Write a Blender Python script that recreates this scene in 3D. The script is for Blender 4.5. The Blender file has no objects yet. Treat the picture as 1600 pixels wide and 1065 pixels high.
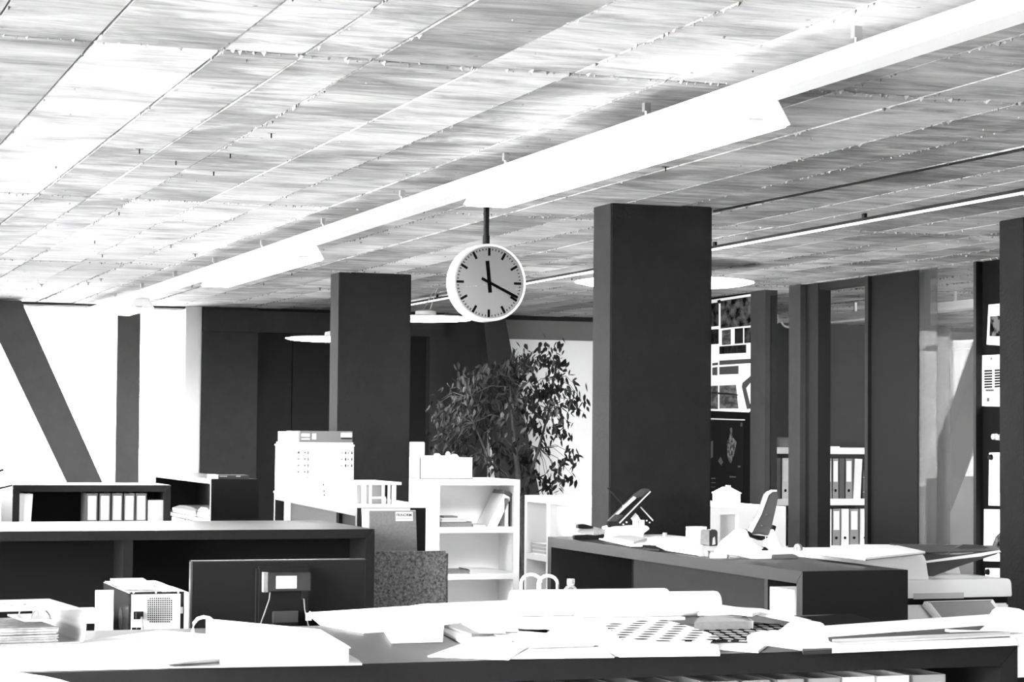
import bpy, bmesh, math, random
from mathutils import Vector, Matrix

SC = bpy.context.scene
COL = SC.collection
random.seed(7)

# ------------------------------------------------------------------ camera
FPX, CX, CY, EYE = 3400.0, 800.0, 532.5, 1.6
YAW, PIT, ROL = math.radians(19.45), math.atan(144.5 / 3400.0), math.radians(0.5)
_fh = Vector((math.sin(YAW), math.cos(YAW), 0)); _r0 = Vector((math.cos(YAW), -math.sin(YAW), 0)); _z = Vector((0, 0, 1))
CF = _fh * math.cos(PIT) + _z * math.sin(PIT)
_u0 = -_fh * math.sin(PIT) + _z * math.cos(PIT)
CR = _r0 * math.cos(ROL) + _u0 * math.sin(ROL)
CU = -_r0 * math.sin(ROL) + _u0 * math.cos(ROL)
cam_data = bpy.data.cameras.new('camera')
cam_data.sensor_width = 36.0
cam_data.lens = 36.0 * FPX / 1600.0
cam_data.clip_end = 200
cam = bpy.data.objects.new('camera', cam_data)
COL.objects.link(cam)
m = Matrix((CR, CU, -CF)).transposed().to_4x4()
m.translation = Vector((0, 0, EYE))
cam.matrix_world = m
SC.camera = cam

# ------------------------------------------------------------------ light: a white overcast sky through the windows
SC.view_settings.view_transform = 'Standard'
SC.view_settings.look = 'None'
SC.view_settings.gamma = 1.0
SC.view_settings.use_curve_mapping = False
SC.view_settings.exposure = 1.05
world = bpy.data.worlds.new('overcast_sky'); SC.world = world
world.use_nodes = True
bg = world.node_tree.nodes['Background']
bg.inputs['Color'].default_value = (1, 1, 1, 1)
bg.inputs['Strength'].default_value = 26.0

def portal(name, loc, rot, sx, sy):
    l = bpy.data.lights.new(name, 'AREA'); l.shape = 'RECTANGLE'; l.size = sx; l.size_y = sy
    l.cycles.is_portal = True
    o = bpy.data.objects.new(name, l); o.location = loc; o.rotation_euler = rot; COL.objects.link(o)
    return o
ZC = 2.8          # ceiling
XL = -1.2         # window wall on the left
YF = 20.8         # far wall
XP = 7.95         # glazed partition on the right
for k in range(4):
    portal('window_daylight', (XL - 0.28, -1.0 + 4.1 * k + 2.05, 1.5), (0, -math.pi / 2, 0), 2.3, 3.9)
portal('window_daylight', (.3, -3.3, 1.7), (math.pi / 2, 0, 0), 2.8, 1.9)  # portal of the added window behind the camera
for k in range(1, 2):
    portal('window_daylight', (15.1, 8.05 + 5.0 * k + 2.4, 1.7), (0, math.pi / 2, 0), 1.9, 4.8)  # portal of the added window in the right wall
portal('window_daylight', (1.23, YF + 0.3, 1.5), (-math.pi / 2, 0, 0), 5.6, 2.3)

# ------------------------------------------------------------------ pixel rays of the photograph (1600 x 1065) met with world planes
def ray(x, y): return CF + CR * ((x - CX) / FPX) - CU * ((y - CY) / FPX)
def Pz(x, y, z): d = ray(x, y); return Vector((0, 0, EYE)) + d * ((z - EYE) / d.z)
def Py(x, y, Y): d = ray(x, y); return Vector((0, 0, EYE)) + d * (Y / d.y)
def Px(x, y, X): d = ray(x, y); return Vector((0, 0, EYE)) + d * (X / d.x)
def dist(p): return (Vector(p) - Vector((0, 0, EYE))).dot(CF)
def ppm(p): return dist(p) / FPX      # metres for a pixel at that point

# ------------------------------------------------------------------ materials (all neutral greys: the photograph is monochrome)
MATS = {}
def mat(name, g, rough=0.6, spec=0.5, var=0.0, scale=6.0, bump=0.0, bscale=200.0, metal=0.0, stretch=(1, 1, 1), emit=0.0, coat=0.0):
    if name in MATS: return MATS[name]
    M = bpy.data.materials.new(name); M.use_nodes = True
    N = M.node_tree.nodes; L = M.node_tree.links
    b = N['Principled BSDF']
    b.inputs['Base Color'].default_value = (g, g, g, 1)
    b.inputs['Roughness'].default_value = rough
    b.inputs['Specular IOR Level'].default_value = spec
    b.inputs['Metallic'].default_value = metal
    b.inputs['Coat Weight'].default_value = coat
    if emit:
        b.inputs['Emission Color'].default_value = (1, 1, 1, 1); b.inputs['Emission Strength'].default_value = emit
    if var or bump:
        tc = N.new('ShaderNodeTexCoord'); mp = N.new('ShaderNodeMapping'); mp.inputs['Scale'].default_value = stretch
        L.new(tc.outputs['Object'], mp.inputs['Vector'])
    if var:
        nz = N.new('ShaderNodeTexNoise'); nz.inputs['Scale'].default_value = scale; nz.inputs['Detail'].default_value = 8
        nz.inputs['Roughness'].default_value = 0.65
        L.new(mp.outputs['Vector'], nz.inputs['Vector'])
        cr = N.new('ShaderNodeValToRGB')
        lo, hi = max(0.0, g * (1 - var)), min(1.0, g * (1 + var))
        cr.color_ramp.elements[0].position = 0.3; cr.color_ramp.elements[0].color = (lo, lo, lo, 1)
        cr.color_ramp.elements[1].position = 0.7; cr.color_ramp.elements[1].color = (hi, hi, hi, 1)
        L.new(nz.outputs['Fac'], cr.inputs['Fac']); L.new(cr.outputs['Color'], b.inputs['Base Color'])
    if bump:
        n2 = N.new('ShaderNodeTexNoise'); n2.inputs['Scale'].default_value = bscale; n2.inputs['Detail'].default_value = 4
        L.new(mp.outputs['Vector'], n2.inputs['Vector'])
        bp = N.new('ShaderNodeBump'); bp.inputs['Strength'].default_value = bump; bp.inputs['Distance'].default_value = 0.005
        L.new(n2.outputs['Fac'], bp.inputs['Height']); L.new(bp.outputs['Normal'], b.inputs['Normal'])
    MATS[name] = M
    return M

def lamp_mat(name, s):
    M = bpy.data.materials.new(name); M.use_nodes = True
    N = M.node_tree.nodes; L = M.node_tree.links; N.clear()
    e = N.new('ShaderNodeEmission'); e.inputs['Strength'].default_value = s
    o = N.new('ShaderNodeOutputMaterial'); L.new(e.outputs[0], o.inputs[0])
    return M

def glass_mat(name, tint=0.9, ior=1.45, rough=0.0, haze=0.0):
    M = bpy.data.materials.new(name); M.use_nodes = True
    N = M.node_tree.nodes; L = M.node_tree.links; N.clear()
    t = N.new('ShaderNodeBsdfTransparent'); t.inputs[0].default_value = (tint, tint, tint, 1)
    g = N.new('ShaderNodeBsdfGlossy'); g.inputs['Roughness'].default_value = rough
    f = N.new('ShaderNodeFresnel'); f.inputs[0].default_value = ior
    mx = N.new('ShaderNodeMixShader'); L.new(f.outputs[0], mx.inputs[0]); L.new(t.outputs[0], mx.inputs[1]); L.new(g.outputs[0], mx.inputs[2])
    o = N.new('ShaderNodeOutputMaterial')
    if haze:
        d = N.new('ShaderNodeBsdfDiffuse'); d.inputs[0].default_value = (.9, .9, .9, 1)
        m2 = N.new('ShaderNodeMixShader'); m2.inputs[0].default_value = haze
        L.new(mx.outputs[0], m2.inputs[1]); L.new(d.outputs[0], m2.inputs[2]); L.new(m2.outputs[0], o.inputs[0])
    else:
        L.new(mx.outputs[0], o.inputs[0])
    return M

def concrete_mat(name):
    """board-marked concrete: streaks of timber grain across each board, tone differing board by board"""
    M = bpy.data.materials.new(name); M.use_nodes = True
    N = M.node_tree.nodes; L = M.node_tree.links; b = N['Principled BSDF']
    b.inputs['Roughness'].default_value = 0.75; b.inputs['Specular IOR Level'].default_value = 0.3
    tc = N.new('ShaderNodeTexCoord'); oi = N.new('ShaderNodeObjectInfo')
    mul = N.new('ShaderNodeVectorMath'); mul.operation = 'MULTIPLY_ADD'
    cb = N.new('ShaderNodeCombineXYZ')
    L.new(oi.outputs['Random'], cb.inputs['Z'])
    sc = N.new('ShaderNodeVectorMath'); sc.operation = 'SCALE'; sc.inputs['Scale'].default_value = 9.0
    L.new(cb.outputs[0], sc.inputs[0])
    ad = N.new('ShaderNodeVectorMath'); ad.operation = 'ADD'
    L.new(tc.outputs['Object'], ad.inputs[0]); L.new(sc.outputs[0], ad.inputs[1])
    def noise(scale, stretch, det=9, rough=.65, dist=0.0):
        mp = N.new('ShaderNodeMapping'); mp.inputs['Scale'].default_value = stretch
        L.new(ad.outputs[0], mp.inputs['Vector'])
        n = N.new('ShaderNodeTexNoise'); n.inputs['Scale'].default_value = scale; n.inputs['Detail'].default_value = det
        n.inputs['Roughness'].default_value = rough; n.inputs['Distortion'].default_value = dist
        L.new(mp.outputs[0], n.inputs['Vector'])
        return n.outputs['Fac']
    def math_(op, a, bb):
        k = N.new('ShaderNodeMath'); k.operation = op
        for i, v in enumerate((a, bb)):
            if isinstance(v, (int, float)): k.inputs[i].default_value = v
            else: L.new(v, k.inputs[i])
        return k.outputs[0]
    big = noise(1.0, (0.9, 0.9, 1), 6, .6, 0.8)
    streak = noise(2.0, (0.8, 3.2, 1), 9, .72, 1.2)
    fine = noise(8.0, (0.6, 6.0, 1), 6, .7, 0.5)
    mix = math_('ADD', math_('ADD', math_('MULTIPLY', big, .46), math_('MULTIPLY', streak, .42)), math_('MULTIPLY', fine, .17))
    mix = math_('ADD', mix, math_('MULTIPLY', oi.outputs['Random'], .11))
    cr = N.new('ShaderNodeValToRGB'); e = cr.color_ramp.elements
    e[0].position = 0.45; e[0].color = (.08, .08, .08, 1)
    e[1].position = 0.74; e[1].color = (.75, .75, .75, 1)
    for p, g in ((.53, .21), (.60, .41)):
        x = e.new(p); x.color = (g, g, g, 1)
    L.new(mix, cr.inputs['Fac'])
    # pits and specks
    vo = N.new('ShaderNodeTexVoronoi'); vo.inputs['Scale'].default_value = 5.0
    L.new(ad.outputs[0], vo.inputs['Vector'])
    pr = N.new('ShaderNodeValToRGB'); pr.color_ramp.elements[0].position = .025; pr.color_ramp.elements[0].color = (.25, .25, .25, 1)
    pr.color_ramp.elements[1].position = .05
    L.new(vo.outputs['Distance'], pr.inputs['Fac'])
    mm = N.new('ShaderNodeMixRGB'); mm.blend_type = 'MULTIPLY'; mm.inputs[0].default_value = 1
    L.new(cr.outputs[0], mm.inputs[1]); L.new(pr.outputs[0], mm.inputs[2])
    L.new(mm.outputs[0], b.inputs['Base Color'])
    bp = N.new('ShaderNodeBump'); bp.inputs['Strength'].default_value = .35; bp.inputs['Distance'].default_value = .012
    L.new(mix, bp.inputs['Height']); L.new(bp.outputs[0], b.inputs['Normal'])
    return M

def dots_mat(name, base, ink, sx, sy, r):
    """printed sheet: staggered dots of ink"""
    M = bpy.data.materials.new(name); M.use_nodes = True
    N = M.node_tree.nodes; L = M.node_tree.links; b = N['Principled BSDF']; b.inputs['Roughness'].default_value = .9; b.inputs['Specular IOR Level'].default_value = 0.0
    tc = N.new('ShaderNodeTexCoord'); sp = N.new('ShaderNodeSeparateXYZ'); L.new(tc.outputs['Object'], sp.inputs[0])
    def math_(op, a, bb=0.0):
        k = N.new('ShaderNodeMath'); k.operation = op
        for i, v in enumerate((a, bb)):
            if isinstance(v, (int, float)): k.inputs[i].default_value = v
            else: L.new(v, k.inputs[i])
        return k.outputs[0]
    v = math_('MULTIPLY', sp.outputs[1], sy); row = math_('FLOOR', v); fv = math_('SUBTRACT', math_('FRACT', v), .5)
    u = math_('ADD', math_('MULTIPLY', sp.outputs[0], sx), math_('MULTIPLY', row, .5)); fu = math_('SUBTRACT', math_('FRACT', u), .5)
    d = math_('SQRT', math_('ADD', math_('MULTIPLY', fu, fu), math_('MULTIPLY', fv, fv)))
    s = math_('LESS_THAN', d, r)
    mx = N.new('ShaderNodeMixRGB'); mx.inputs[1].default_value = (base,) * 3 + (1,); mx.inputs[2].default_value = (ink,) * 3 + (1,)
    L.new(s, mx.inputs[0]); L.new(mx.outputs[0], b.inputs['Base Color'])
    return M

def print_mat(name, lo, hi, scale, stretch=(1, 1, 1), pos=(.38, .62), detail=6):
    """a printed photograph: blotches of ink"""
    M = bpy.data.materials.new(name); M.use_nodes = True
    N = M.node_tree.nodes; L = M.node_tree.links; b = N['Principled BSDF']; b.inputs['Roughness'].default_value = .9; b.inputs['Specular IOR Level'].default_value = 0.0
    tc = N.new('ShaderNodeTexCoord'); mp = N.new('ShaderNodeMapping'); mp.inputs['Scale'].default_value = stretch
    L.new(tc.outputs['Object'], mp.inputs[0])
    n = N.new('ShaderNodeTexNoise'); n.inputs['Scale'].default_value = scale; n.inputs['Detail'].default_value = detail
    L.new(mp.outputs[0], n.inputs['Vector'])
    cr = N.new('ShaderNodeValToRGB'); e = cr.color_ramp.elements
    e[0].position = pos[0]; e[0].color = (lo,) * 3 + (1,); e[1].position = pos[1]; e[1].color = (hi,) * 3 + (1,)
    L.new(n.outputs['Fac'], cr.inputs[0]); L.new(cr.outputs[0], b.inputs['Base Color'])
    return M

DARK = mat('dark_grey_laminate', .011, .42, .09, var=.12, scale=60, bump=.05, bscale=500)
DARKER = mat('dark_cabinet_inside', .006, .8, .1)
COLUMN = mat('dark_painted_concrete', .0115, .85, .1, var=.18, scale=14, bump=.35, bscale=60)
DARKWALL = mat('dark_painted_wall', .032, .85, .1, var=.12, scale=8)
BLACKWALL = mat('black_door_paint', .014, .8, .1, var=.1, scale=8)
PLASTER = mat('white_plaster', .85, .8, .2, var=.03, scale=3)
WHITE = mat('white_laminate', .9, .4, .5)
WPLAST = mat('white_plastic', .82, .4, .5)
PAPER = mat('white_paper', .88, .9, .0)
PAPER2 = mat('off_white_paper', .5, .9, .0)
PAGES = mat('paper_edges', .66, .85, .2, var=.45, scale=18, stretch=(1, 1, 26))
GREYP = mat('grey_card', .2, .8, .05, var=.15, scale=60)
MIDCARD = mat('light_grey_card', .42, .8, .05)
FELT = mat('speckled_grey_upholstery', .16, .95, .1, var=.95, scale=75, bump=.6, bscale=90)
BLACK = mat('black_plastic', .008, .6, .08)
BLACKG = mat('glossy_black_plastic', .012, .2, .35)
CHROME_SHINE = mat('chrome_and_painted_shine', .75, .25, .6)  # pale colour for chrome parts and the painted lever highlights
METAL = mat('brushed_metal', .6, .3, .5, metal=1.0)
STEEL = mat('galvanised_steel', .75, .45, .5, metal=.6)
INK = mat('black_ink', .008, .8, .0)
FLOORM = mat('floor_covering', .07, .8, .2, var=.2, scale=20)
BARK = mat('grey_bark', .05, .9, .1, var=.4, scale=40)
LEAF = mat('dark_green_leaf', .016, .55, .1, var=.5, scale=5)
LEAF2 = mat('paler_leaf', .04, .4, .25)
SOIL = mat('potting_soil', .03, .95, .1)
CONC = concrete_mat('board_marked_concrete')
CONCJ = mat('concrete_burr', .16, .85, .2, var=.9, scale=25)
CONCB = mat('concrete_recess', .04, .9, .1)
LAMP = lamp_mat('lit_lamp', 28.0)
LAMPD = lamp_mat('lit_disc_lamp', 26.0)
STRIP = lamp_mat('lit_light_line', 1.6)
GLASS = glass_mat('clear_glass', .96)
GLASSP = glass_mat('partition_glass', .82, 1.12, 0.0, 0.03)

# ------------------------------------------------------------------ mesh helpers
class MB:
    def __init__(s): s.v = []; s.f = []
    def add(s, vs, fs):
        n = len(s.v); s.v += [Vector(p) for p in vs]; s.f += [tuple(i + n for i in f) for f in fs]; return s
    def box(s, a, b):
        (x0, y0, z0), (x1, y1, z1) = a, b
        x0, x1 = min(x0, x1), max(x0, x1); y0, y1 = min(y0, y1), max(y0, y1); z0, z1 = min(z0, z1), max(z0, z1)
        return s.add([(x0, y0, z0), (x1, y0, z0), (x1, y1, z0), (x0, y1, z0), (x0, y0, z1), (x1, y0, z1), (x1, y1, z1), (x0, y1, z1)],
                     [(0, 3, 2, 1), (4, 5, 6, 7), (0, 1, 5, 4), (1, 2, 6, 5), (2, 3, 7, 6), (3, 0, 4, 7)])
    def prism(s, pts, vec):
        """polygon pts swept along vec"""
        n = len(pts); vec = Vector(vec); P = [Vector(p) for p in pts]
        nrm = Vector((0, 0, 0))
        for i in range(n):
            a, b = P[i], P[(i + 1) % n]; nrm += a.cross(b)
        if nrm.dot(vec) > 0: P = P[::-1]
        return s.add(P + [p + vec for p in P], [tuple(range(n)), tuple(range(2 * n - 1, n - 1, -1))] +
                     [(i, i + n, (i + 1) % n + n, (i + 1) % n) for i in range(n)])
    def loft(s, lo, hi):
        n = len(lo); lo = [Vector(p) for p in lo]; hi = [Vector(p) for p in hi]
        nrm = Vector((0, 0, 0))
        for i in range(n): nrm += lo[i].cross(lo[(i + 1) % n])
        d = sum(hi, Vector()) - sum(lo, Vector())
        if nrm.dot(d) > 0: lo = lo[::-1]; hi = hi[::-1]
        return s.add(lo + hi, [tuple(range(n)), tuple(range(2 * n - 1, n - 1, -1))] +
                     [(i, i + n, (i + 1) % n + n, (i + 1) % n) for i in range(n)])
    def tube(s, pts, r, n=8, cap=True):
        P = [Vector(p) for p in pts]; R = r if isinstance(r, (list, tuple)) else [r] * len(P)
        vs, fs = [], []
        for i, p in enumerate(P):
            t = (P[min(i + 1, len(P) - 1)] - P[max(i - 1, 0)]).normalized()
            a = t.cross(Vector((0, 0, 1)))
            if a.length < 1e-3: a = t.cross(Vector((0, 1, 0)))
            a.normalize(); b = a.cross(t)
            for k in range(n):
                w = 2 * math.pi * k / n; vs.append(p + (a * math.cos(w) + b * math.sin(w)) * R[i])
        for i in range(len(P) - 1):
            for k in range(n):
                fs.append((i * n + k, i * n + (k + 1) % n, (i + 1) * n + (k + 1) % n, (i + 1) * n + k))
        if cap: fs += [tuple(range(n - 1, -1, -1)), tuple((len(P) - 1) * n + k for k in range(n))]
        return s.add(vs, fs)
    def lathe(s, prof, c, axis=(0, 0, 1), n=32):
        """prof: (radius, height along axis) pairs"""
        ax = Vector(axis).normalized(); a = ax.cross(Vector((0, 1, 0)) if abs(ax.y) < .9 else Vector((1, 0, 0))).normalized(); b = ax.cross(a)
        c = Vector(c); vs, fs = [], []
        for r, h in prof:
            for k in range(n):
                w = 2 * math.pi * k / n; vs.append(c + ax * h + (a * math.cos(w) + b * math.sin(w)) * max(r, 1e-5))
        for i in range(len(prof) - 1):
            for k in range(n):
                fs.append((i * n + k, i * n + (k + 1) % n, (i + 1) * n + (k + 1) % n, (i + 1) * n + k))
        return s.add(vs, fs)
    def xform(s, M):
        s.v = [M @ p for p in s.v]; return s

OFF = {}
def obj(name, mb, material, parent=None, smooth=False, label=None, bevel=0.0):
    off = OFF.get(parent.name, Vector()) if parent else Vector()
    me = bpy.data.meshes.new(name)
    me.from_pydata([p - off for p in mb.v], [], mb.f); me.update()
    me.materials.append(material)
    bm = bmesh.new(); bm.from_mesh(me); bmesh.ops.recalc_face_normals(bm, faces=bm.faces)
    if bevel:
        bmesh.ops.bevel(bm, geom=list(bm.edges), offset=bevel, segments=2, affect='EDGES', clamp_overlap=True)
    bm.to_mesh(me); bm.free()
    if smooth:
        for p in me.polygons: p.use_smooth = True
        try: me.set_sharp_from_angle(angle=math.radians(40))
        except Exception: pass
    o = bpy.data.objects.new(name, me); COL.objects.link(o)
    if parent: o.parent = parent
    OFF[o.name] = off
    if label: o['label'] = label
    return o
def share(name, me, parent, loc=(0, 0, 0), rot=(0, 0, 0), scale=(1, 1, 1)):
    o = bpy.data.objects.new(name, me); COL.objects.link(o); o.parent = parent
    off = OFF.get(parent.name, Vector()) if parent else Vector()
    o.location = Vector(loc) - off; o.rotation_euler = rot; o.scale = scale
    OFF[o.name] = off
    return o
def tag(o, label, cat, group=None):
    o['label'] = label; o['category'] = cat
    if group: o['group'] = group
    return o
def thing(name, label, cat, loc, group=None):
    o = bpy.data.objects.new(name, None); COL.objects.link(o); o.location = loc; o.empty_display_size = .1
    OFF[o.name] = Vector(loc)
    return tag(o, label, cat, group)
def struct(name, mb, material, parent=None, label=None, **k):
    o = obj(name, mb, material, parent, **k)
    if parent is None: o['kind'] = 'structure'
    if label: o['label'] = label
    return o
def sempty(name, loc, label=None):
    o = bpy.data.objects.new(name, None); COL.objects.link(o); o.location = loc; OFF[o.name] = Vector(loc); o['kind'] = 'structure'
    if label: o['label'] = label
    return o
def B(a, b): return MB().box(a, b)
def boxpx(x0, y0, x1, y1, Y, dep, mb=None):
    """a box whose front face covers those pixels at depth Y"""
    a = Py(x0, (y0 + y1) / 2, Y); b = Py(x1, (y0 + y1) / 2, Y)
    t = Py((x0 + x1) / 2, y0, Y).z; u = Py((x0 + x1) / 2, y1, Y).z
    return (mb or MB()).box((a.x, Y, u), (b.x, Y + dep, t))
def poly(px, z, h, mb=None):
    """a flat thing lying at height z whose TOP outline covers those pixels"""
    P = [Pz(x, y, z + h) for x, y in px]
    return (mb or MB()).prism(P, (0, 0, -h))

# ================================================================== SETTING
struct('ground', B((-60, -40, -.9), (70, 90, -.7)), mat('pale_bounce_ground', .8, .9, .1))  # ground added outside, made pale to bounce daylight onto the ceiling
struct('floor', B((XL - .2, -3, -.15), (15, YF + .4, 0)), FLOORM)

CONC2 = CONC.copy(); CONC2.name = 'darker_concrete'  # copy of the board concrete in a darker tone
for e_ in [n for n in CONC2.node_tree.nodes if n.type == 'VALTORGB' and len(n.color_ramp.elements) == 4][0].color_ramp.elements:
    e_.color = tuple(c * .52 for c in e_.color[:3]) + (1,)
# ---- ceiling: board-marked concrete, every board of the formwork a piece
ceil = struct('ceiling', B((XL - .3, -3, ZC + .012), (15.1, YF + .4, ZC + .2)), CONCB)
XS = [-1.7, -1.36, -1.0, -.66, -.32, .02, .36, .68, 1.0, 1.40, 1.66, 1.89, 2.25, 2.58, 2.92, 3.24]
random.seed(11)
while XS[-1] < 14.4: XS.append(XS[-1] + random.uniform(.27, .39))
YS = [-2.9, 2.27, 6.72, 11.23, 15.62, YF + .1]
random.seed(5)
for i in range(len(XS) - 1):
    for j in range(len(YS) - 1):
        if j == 0 and XS[i] > 4: continue
        dz = random.uniform(0, .007)
        g = .0045
        jit = random.uniform(-.012, .012)
        pts = []
        x0, x1 = XS[i] + g, XS[i + 1] - g
        y0, y1 = YS[j] + .004, YS[j + 1] - .004
        b = MB()
        n = 4
        lo = []; hi = []
        for k in range(n + 1): lo.append((x0 + random.uniform(-.002, .003), y0 + (y1 - y0) * k / n, ZC - dz))
        for k in range(n + 1): hi.append((x1 + random.uniform(-.003, .002), y1 - (y1 - y0) * k / n, ZC - dz))
        b.prism(lo + hi, (0, 0, .02 + dz))
        c = Vector(((x0 + x1) / 2, (y0 + y1) / 2, ZC))
        b.v = [p - c for p in b.v]
        darker_board = (j <= 2 and .3 < x0 < .9) or (j == 1 and 1.85 < x0 < 2.0)
        o = obj('board', b, CONC2 if darker_board else CONC, ceil); o.location = c
# rough cement fins squeezed out along the board joints
fin = MB(); random.seed(3)
def crumb(x, y, s):
    h = random.uniform(.3, 1.0) * s
    a = random.uniform(0, 6.28)
    P = [(x + math.cos(a + k * 2.1) * s * random.uniform(.5, 1.2) * .7, y + math.sin(a + k * 2.1) * s * random.uniform(.8, 2.6), ZC - .003) for k in range(3)]
    fin.add(P + [(x, y, ZC - .006 - h)], [(0, 1, 3), (1, 2, 3), (2, 0, 3)])
for i, x in enumerate(XS):
    if x < .2 or x > 12.5: continue
    amt = random.choice([.25, .5, .9, 1.2])
    y = 4.6
    ph = random.uniform(0, 6)
    while y < YF:
        dens = amt * (.55 + .45 * math.sin(y * 1.7 + ph) + .3 * math.sin(y * 5.1 + ph * 2))
        if random.random() < dens: crumb(x + random.gauss(0, .007), y, random.uniform(.004, .013))
        y += random.uniform(.02, .05)
for y in YS[1:-1]:
    x = .3
    while x < 12.5:
        if random.random() < .75: crumb(x, y + random.gauss(0, .012), random.uniform(.005, .016))
        x += random.uniform(.015, .04)
for k in range(260):
    crumb(random.uniform(.5, 9), random.uniform(5, 19), random.uniform(.004, .012))
o = obj('cement_fins', fin, CONCJ, ceil); o['kind'] = 'stuff'
# wire stubs left hanging from the concrete
stub = MB().tube([(0, 0, .004), (0, 0, -.022)], .003, 5).box((-.016, -.003, -.003), (.016, .003, .002))
sm = obj('wire_stub', stub, INK, ceil); stubs = [(160, 397), (148, 375), (186, 330), (267, 382), (305, 396), (65, 444), (158, 435), (138, 441), (275, 250), (424, 207), (360, 239), (334, 267), (218, 232), (300, 445), (352, 455), (412, 441), (456, 425), (500, 449), (850, 285), (1040, 260), (870, 292)]
for k, (x, y) in enumerate(stubs):
    p = Pz(x, y, ZC - .002)
    o = sm if k == 0 else share('wire_stub', sm.data, ceil)
    o.location = p

# ---- window wall on the left, beyond the frame: sill, header, piers, panes
wl = struct('wall_left', B((XL - .25, -3, 0), (XL, YF + .3, .3)), PLASTER)
obj('header', B((XL - .25, -3, 2.7), (XL, YF + .3, ZC)), PLASTER, wl)
obj('end_wall', B((XL - .25, -1.0 + 4 * 4.1, .3), (XL, YF + .3, 2.7)), PLASTER, wl)
for k in range(4):
    y = -1.0 + 4.1 * k
    obj('pier', B((XL - .25, y + 3.95, .3), (XL, y + 4.15, 2.7)), DARKWALL, wl)
    w = struct('window_%d' % (k + 2), B((XL - .14, y + .05, .31), (XL - .11, y + .1, 2.69)).box((XL - .14, y + 3.89, .31), (XL - .11, y + 3.94, 2.69)).box((XL - .14, y + 1.97, .31), (XL - .11, y + 2.02, 2.69)), STEEL)
    obj('pane', B((XL - .128, y + .1, .31), (XL - .122, y + 1.97, 2.69)), GLASS, w)
    obj('pane', B((XL - .128, y + 2.02, .31), (XL - .122, y + 3.89, 2.69)), GLASS, w)
wb_ = struct('wall_behind_camera', B((XL - .2, -3.2, 0), (15, -3, .75)), DARKWALL)
obj('header', B((XL - .2, -3.2, 2.65), (15, -3, ZC)), DARKWALL, wb_)
obj('solid_part', B((XL - .2, -3.2, .75), (-1.1, -3, 2.65)), DARKWALL, wb_)
obj('solid_part', B((1.7, -3.2, .75), (15, -3, 2.65)), DARKWALL, wb_)
w = struct('window_9', B((-1.1, -3.12, .76), (-1.04, -3.08, 2.64)).box((1.64, -3.12, .76), (1.7, -3.08, 2.64)), STEEL)  # added window, out of view, to light the faces turned to the camera
obj('pane', B((-1.04, -3.103, .76), (1.64, -3.097, 2.64)), GLASS, w)
obj('near_wall', B((XL - .25, -3, .3), (XL, -.95, 2.7)), PLASTER, wl)
wr_ = struct('wall_right', B((14.8, -3, 0), (15.0, YF + .3, .75)), PLASTER)
obj('header', B((14.8, -3, 2.65), (15.0, YF + .3, ZC)), PLASTER, wr_)
obj('solid_part', B((14.8, -3, .75), (15.0, 13.05, 2.65)), PLASTER, wr_)
obj('solid_part', B((14.8, 18.05, .75), (15.0, YF + .3, 2.65)), PLASTER, wr_)
for k in range(1, 2):
    y = 8.05 + 5 * k
    w = struct('window_%d' % (k + 7), B((14.88, y, .76), (14.92, y + .06, 2.64)).box((14.88, y + 4.94, .76), (14.92, y + 5, 2.64)), STEEL)  # added window, out of view, to light the room behind the partition
    obj('pane', B((14.897, y + .06, .76), (14.903, y + 4.94, 2.64)), GLASS, w)

# ---- far wall
xa = Py(290, 480, YF).x; xb = Py(315, 480, YF).x
fw = struct('wall_far', B((XL, YF, 0), (xa, YF + .25, .35)), PLASTER)
obj('sill_wall', B((XL, YF - .1, .35), (1.9, YF, 1.14)), PLASTER, fw)
obj('corner_pier', B((xa, YF - .02, 0), (xb, YF + .25, ZC)), PLASTER, fw)
obj('head_strip', B((XL, YF, 2.775), (xa, YF + .25, ZC)), DARKWALL, fw)
w1 = struct('window_1', B((XL, YF + .1, .35), (xa, YF + .14, .40)).box((XL, YF + .1, 2.762), (xa, YF + .14, 2.775)), WHITE)
for x0, x1 in ((XL, 1.2), (1.2, xa)):
    obj('pane', B((x0, YF + .115, .40), (x1, YF + .121, 2.762)), GLASS, w1)
# dark wall with the doors
xd0 = Py(400, 600, YF).x; xd1 = Py(532, 600, YF).x; xm = Py(457, 600, YF).x
xe = Py(670, 600, YF).x; xf = Py(760, 650, YF).x
zb = Py(420, 520, YF).z
obj('dark_panel', B((xb, YF - .06, 0), (xd0, YF + .2, ZC)), DARKWALL, fw)
obj('beam', B((xb, YF - .12, zb), (Py(690, 500, YF).x, YF - .02, ZC - .035)), DARKWALL, fw)
obj('shadow_joint', B((xb, YF - .03, ZC - .045), (xe, YF + .2, ZC)), BLACKWALL, fw)
d1 = struct('door_1', B((xd0, YF + .02, 0), (xm - .004, YF + .07, zb + .05)), BLACKWALL)
obj('leaf', B((xm + .004, YF + .02, 0), (xd1 + .4, YF + .07, zb + .05)), BLACKWALL, d1)
obj('black_recess', B((xd1 + .4, YF + .1, 0), (xe, YF + .2, ZC)), BLACKWALL, fw)
obj('dark_panel', B((xe, YF - .03, 0), (xf, YF + .2, ZC)), mat('very_dark_paint', .03, .7, .2), fw)
obj('backing', B((xb, YF + .2, 0), (15, YF + .35, ZC)), BLACKWALL, fw)
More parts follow.
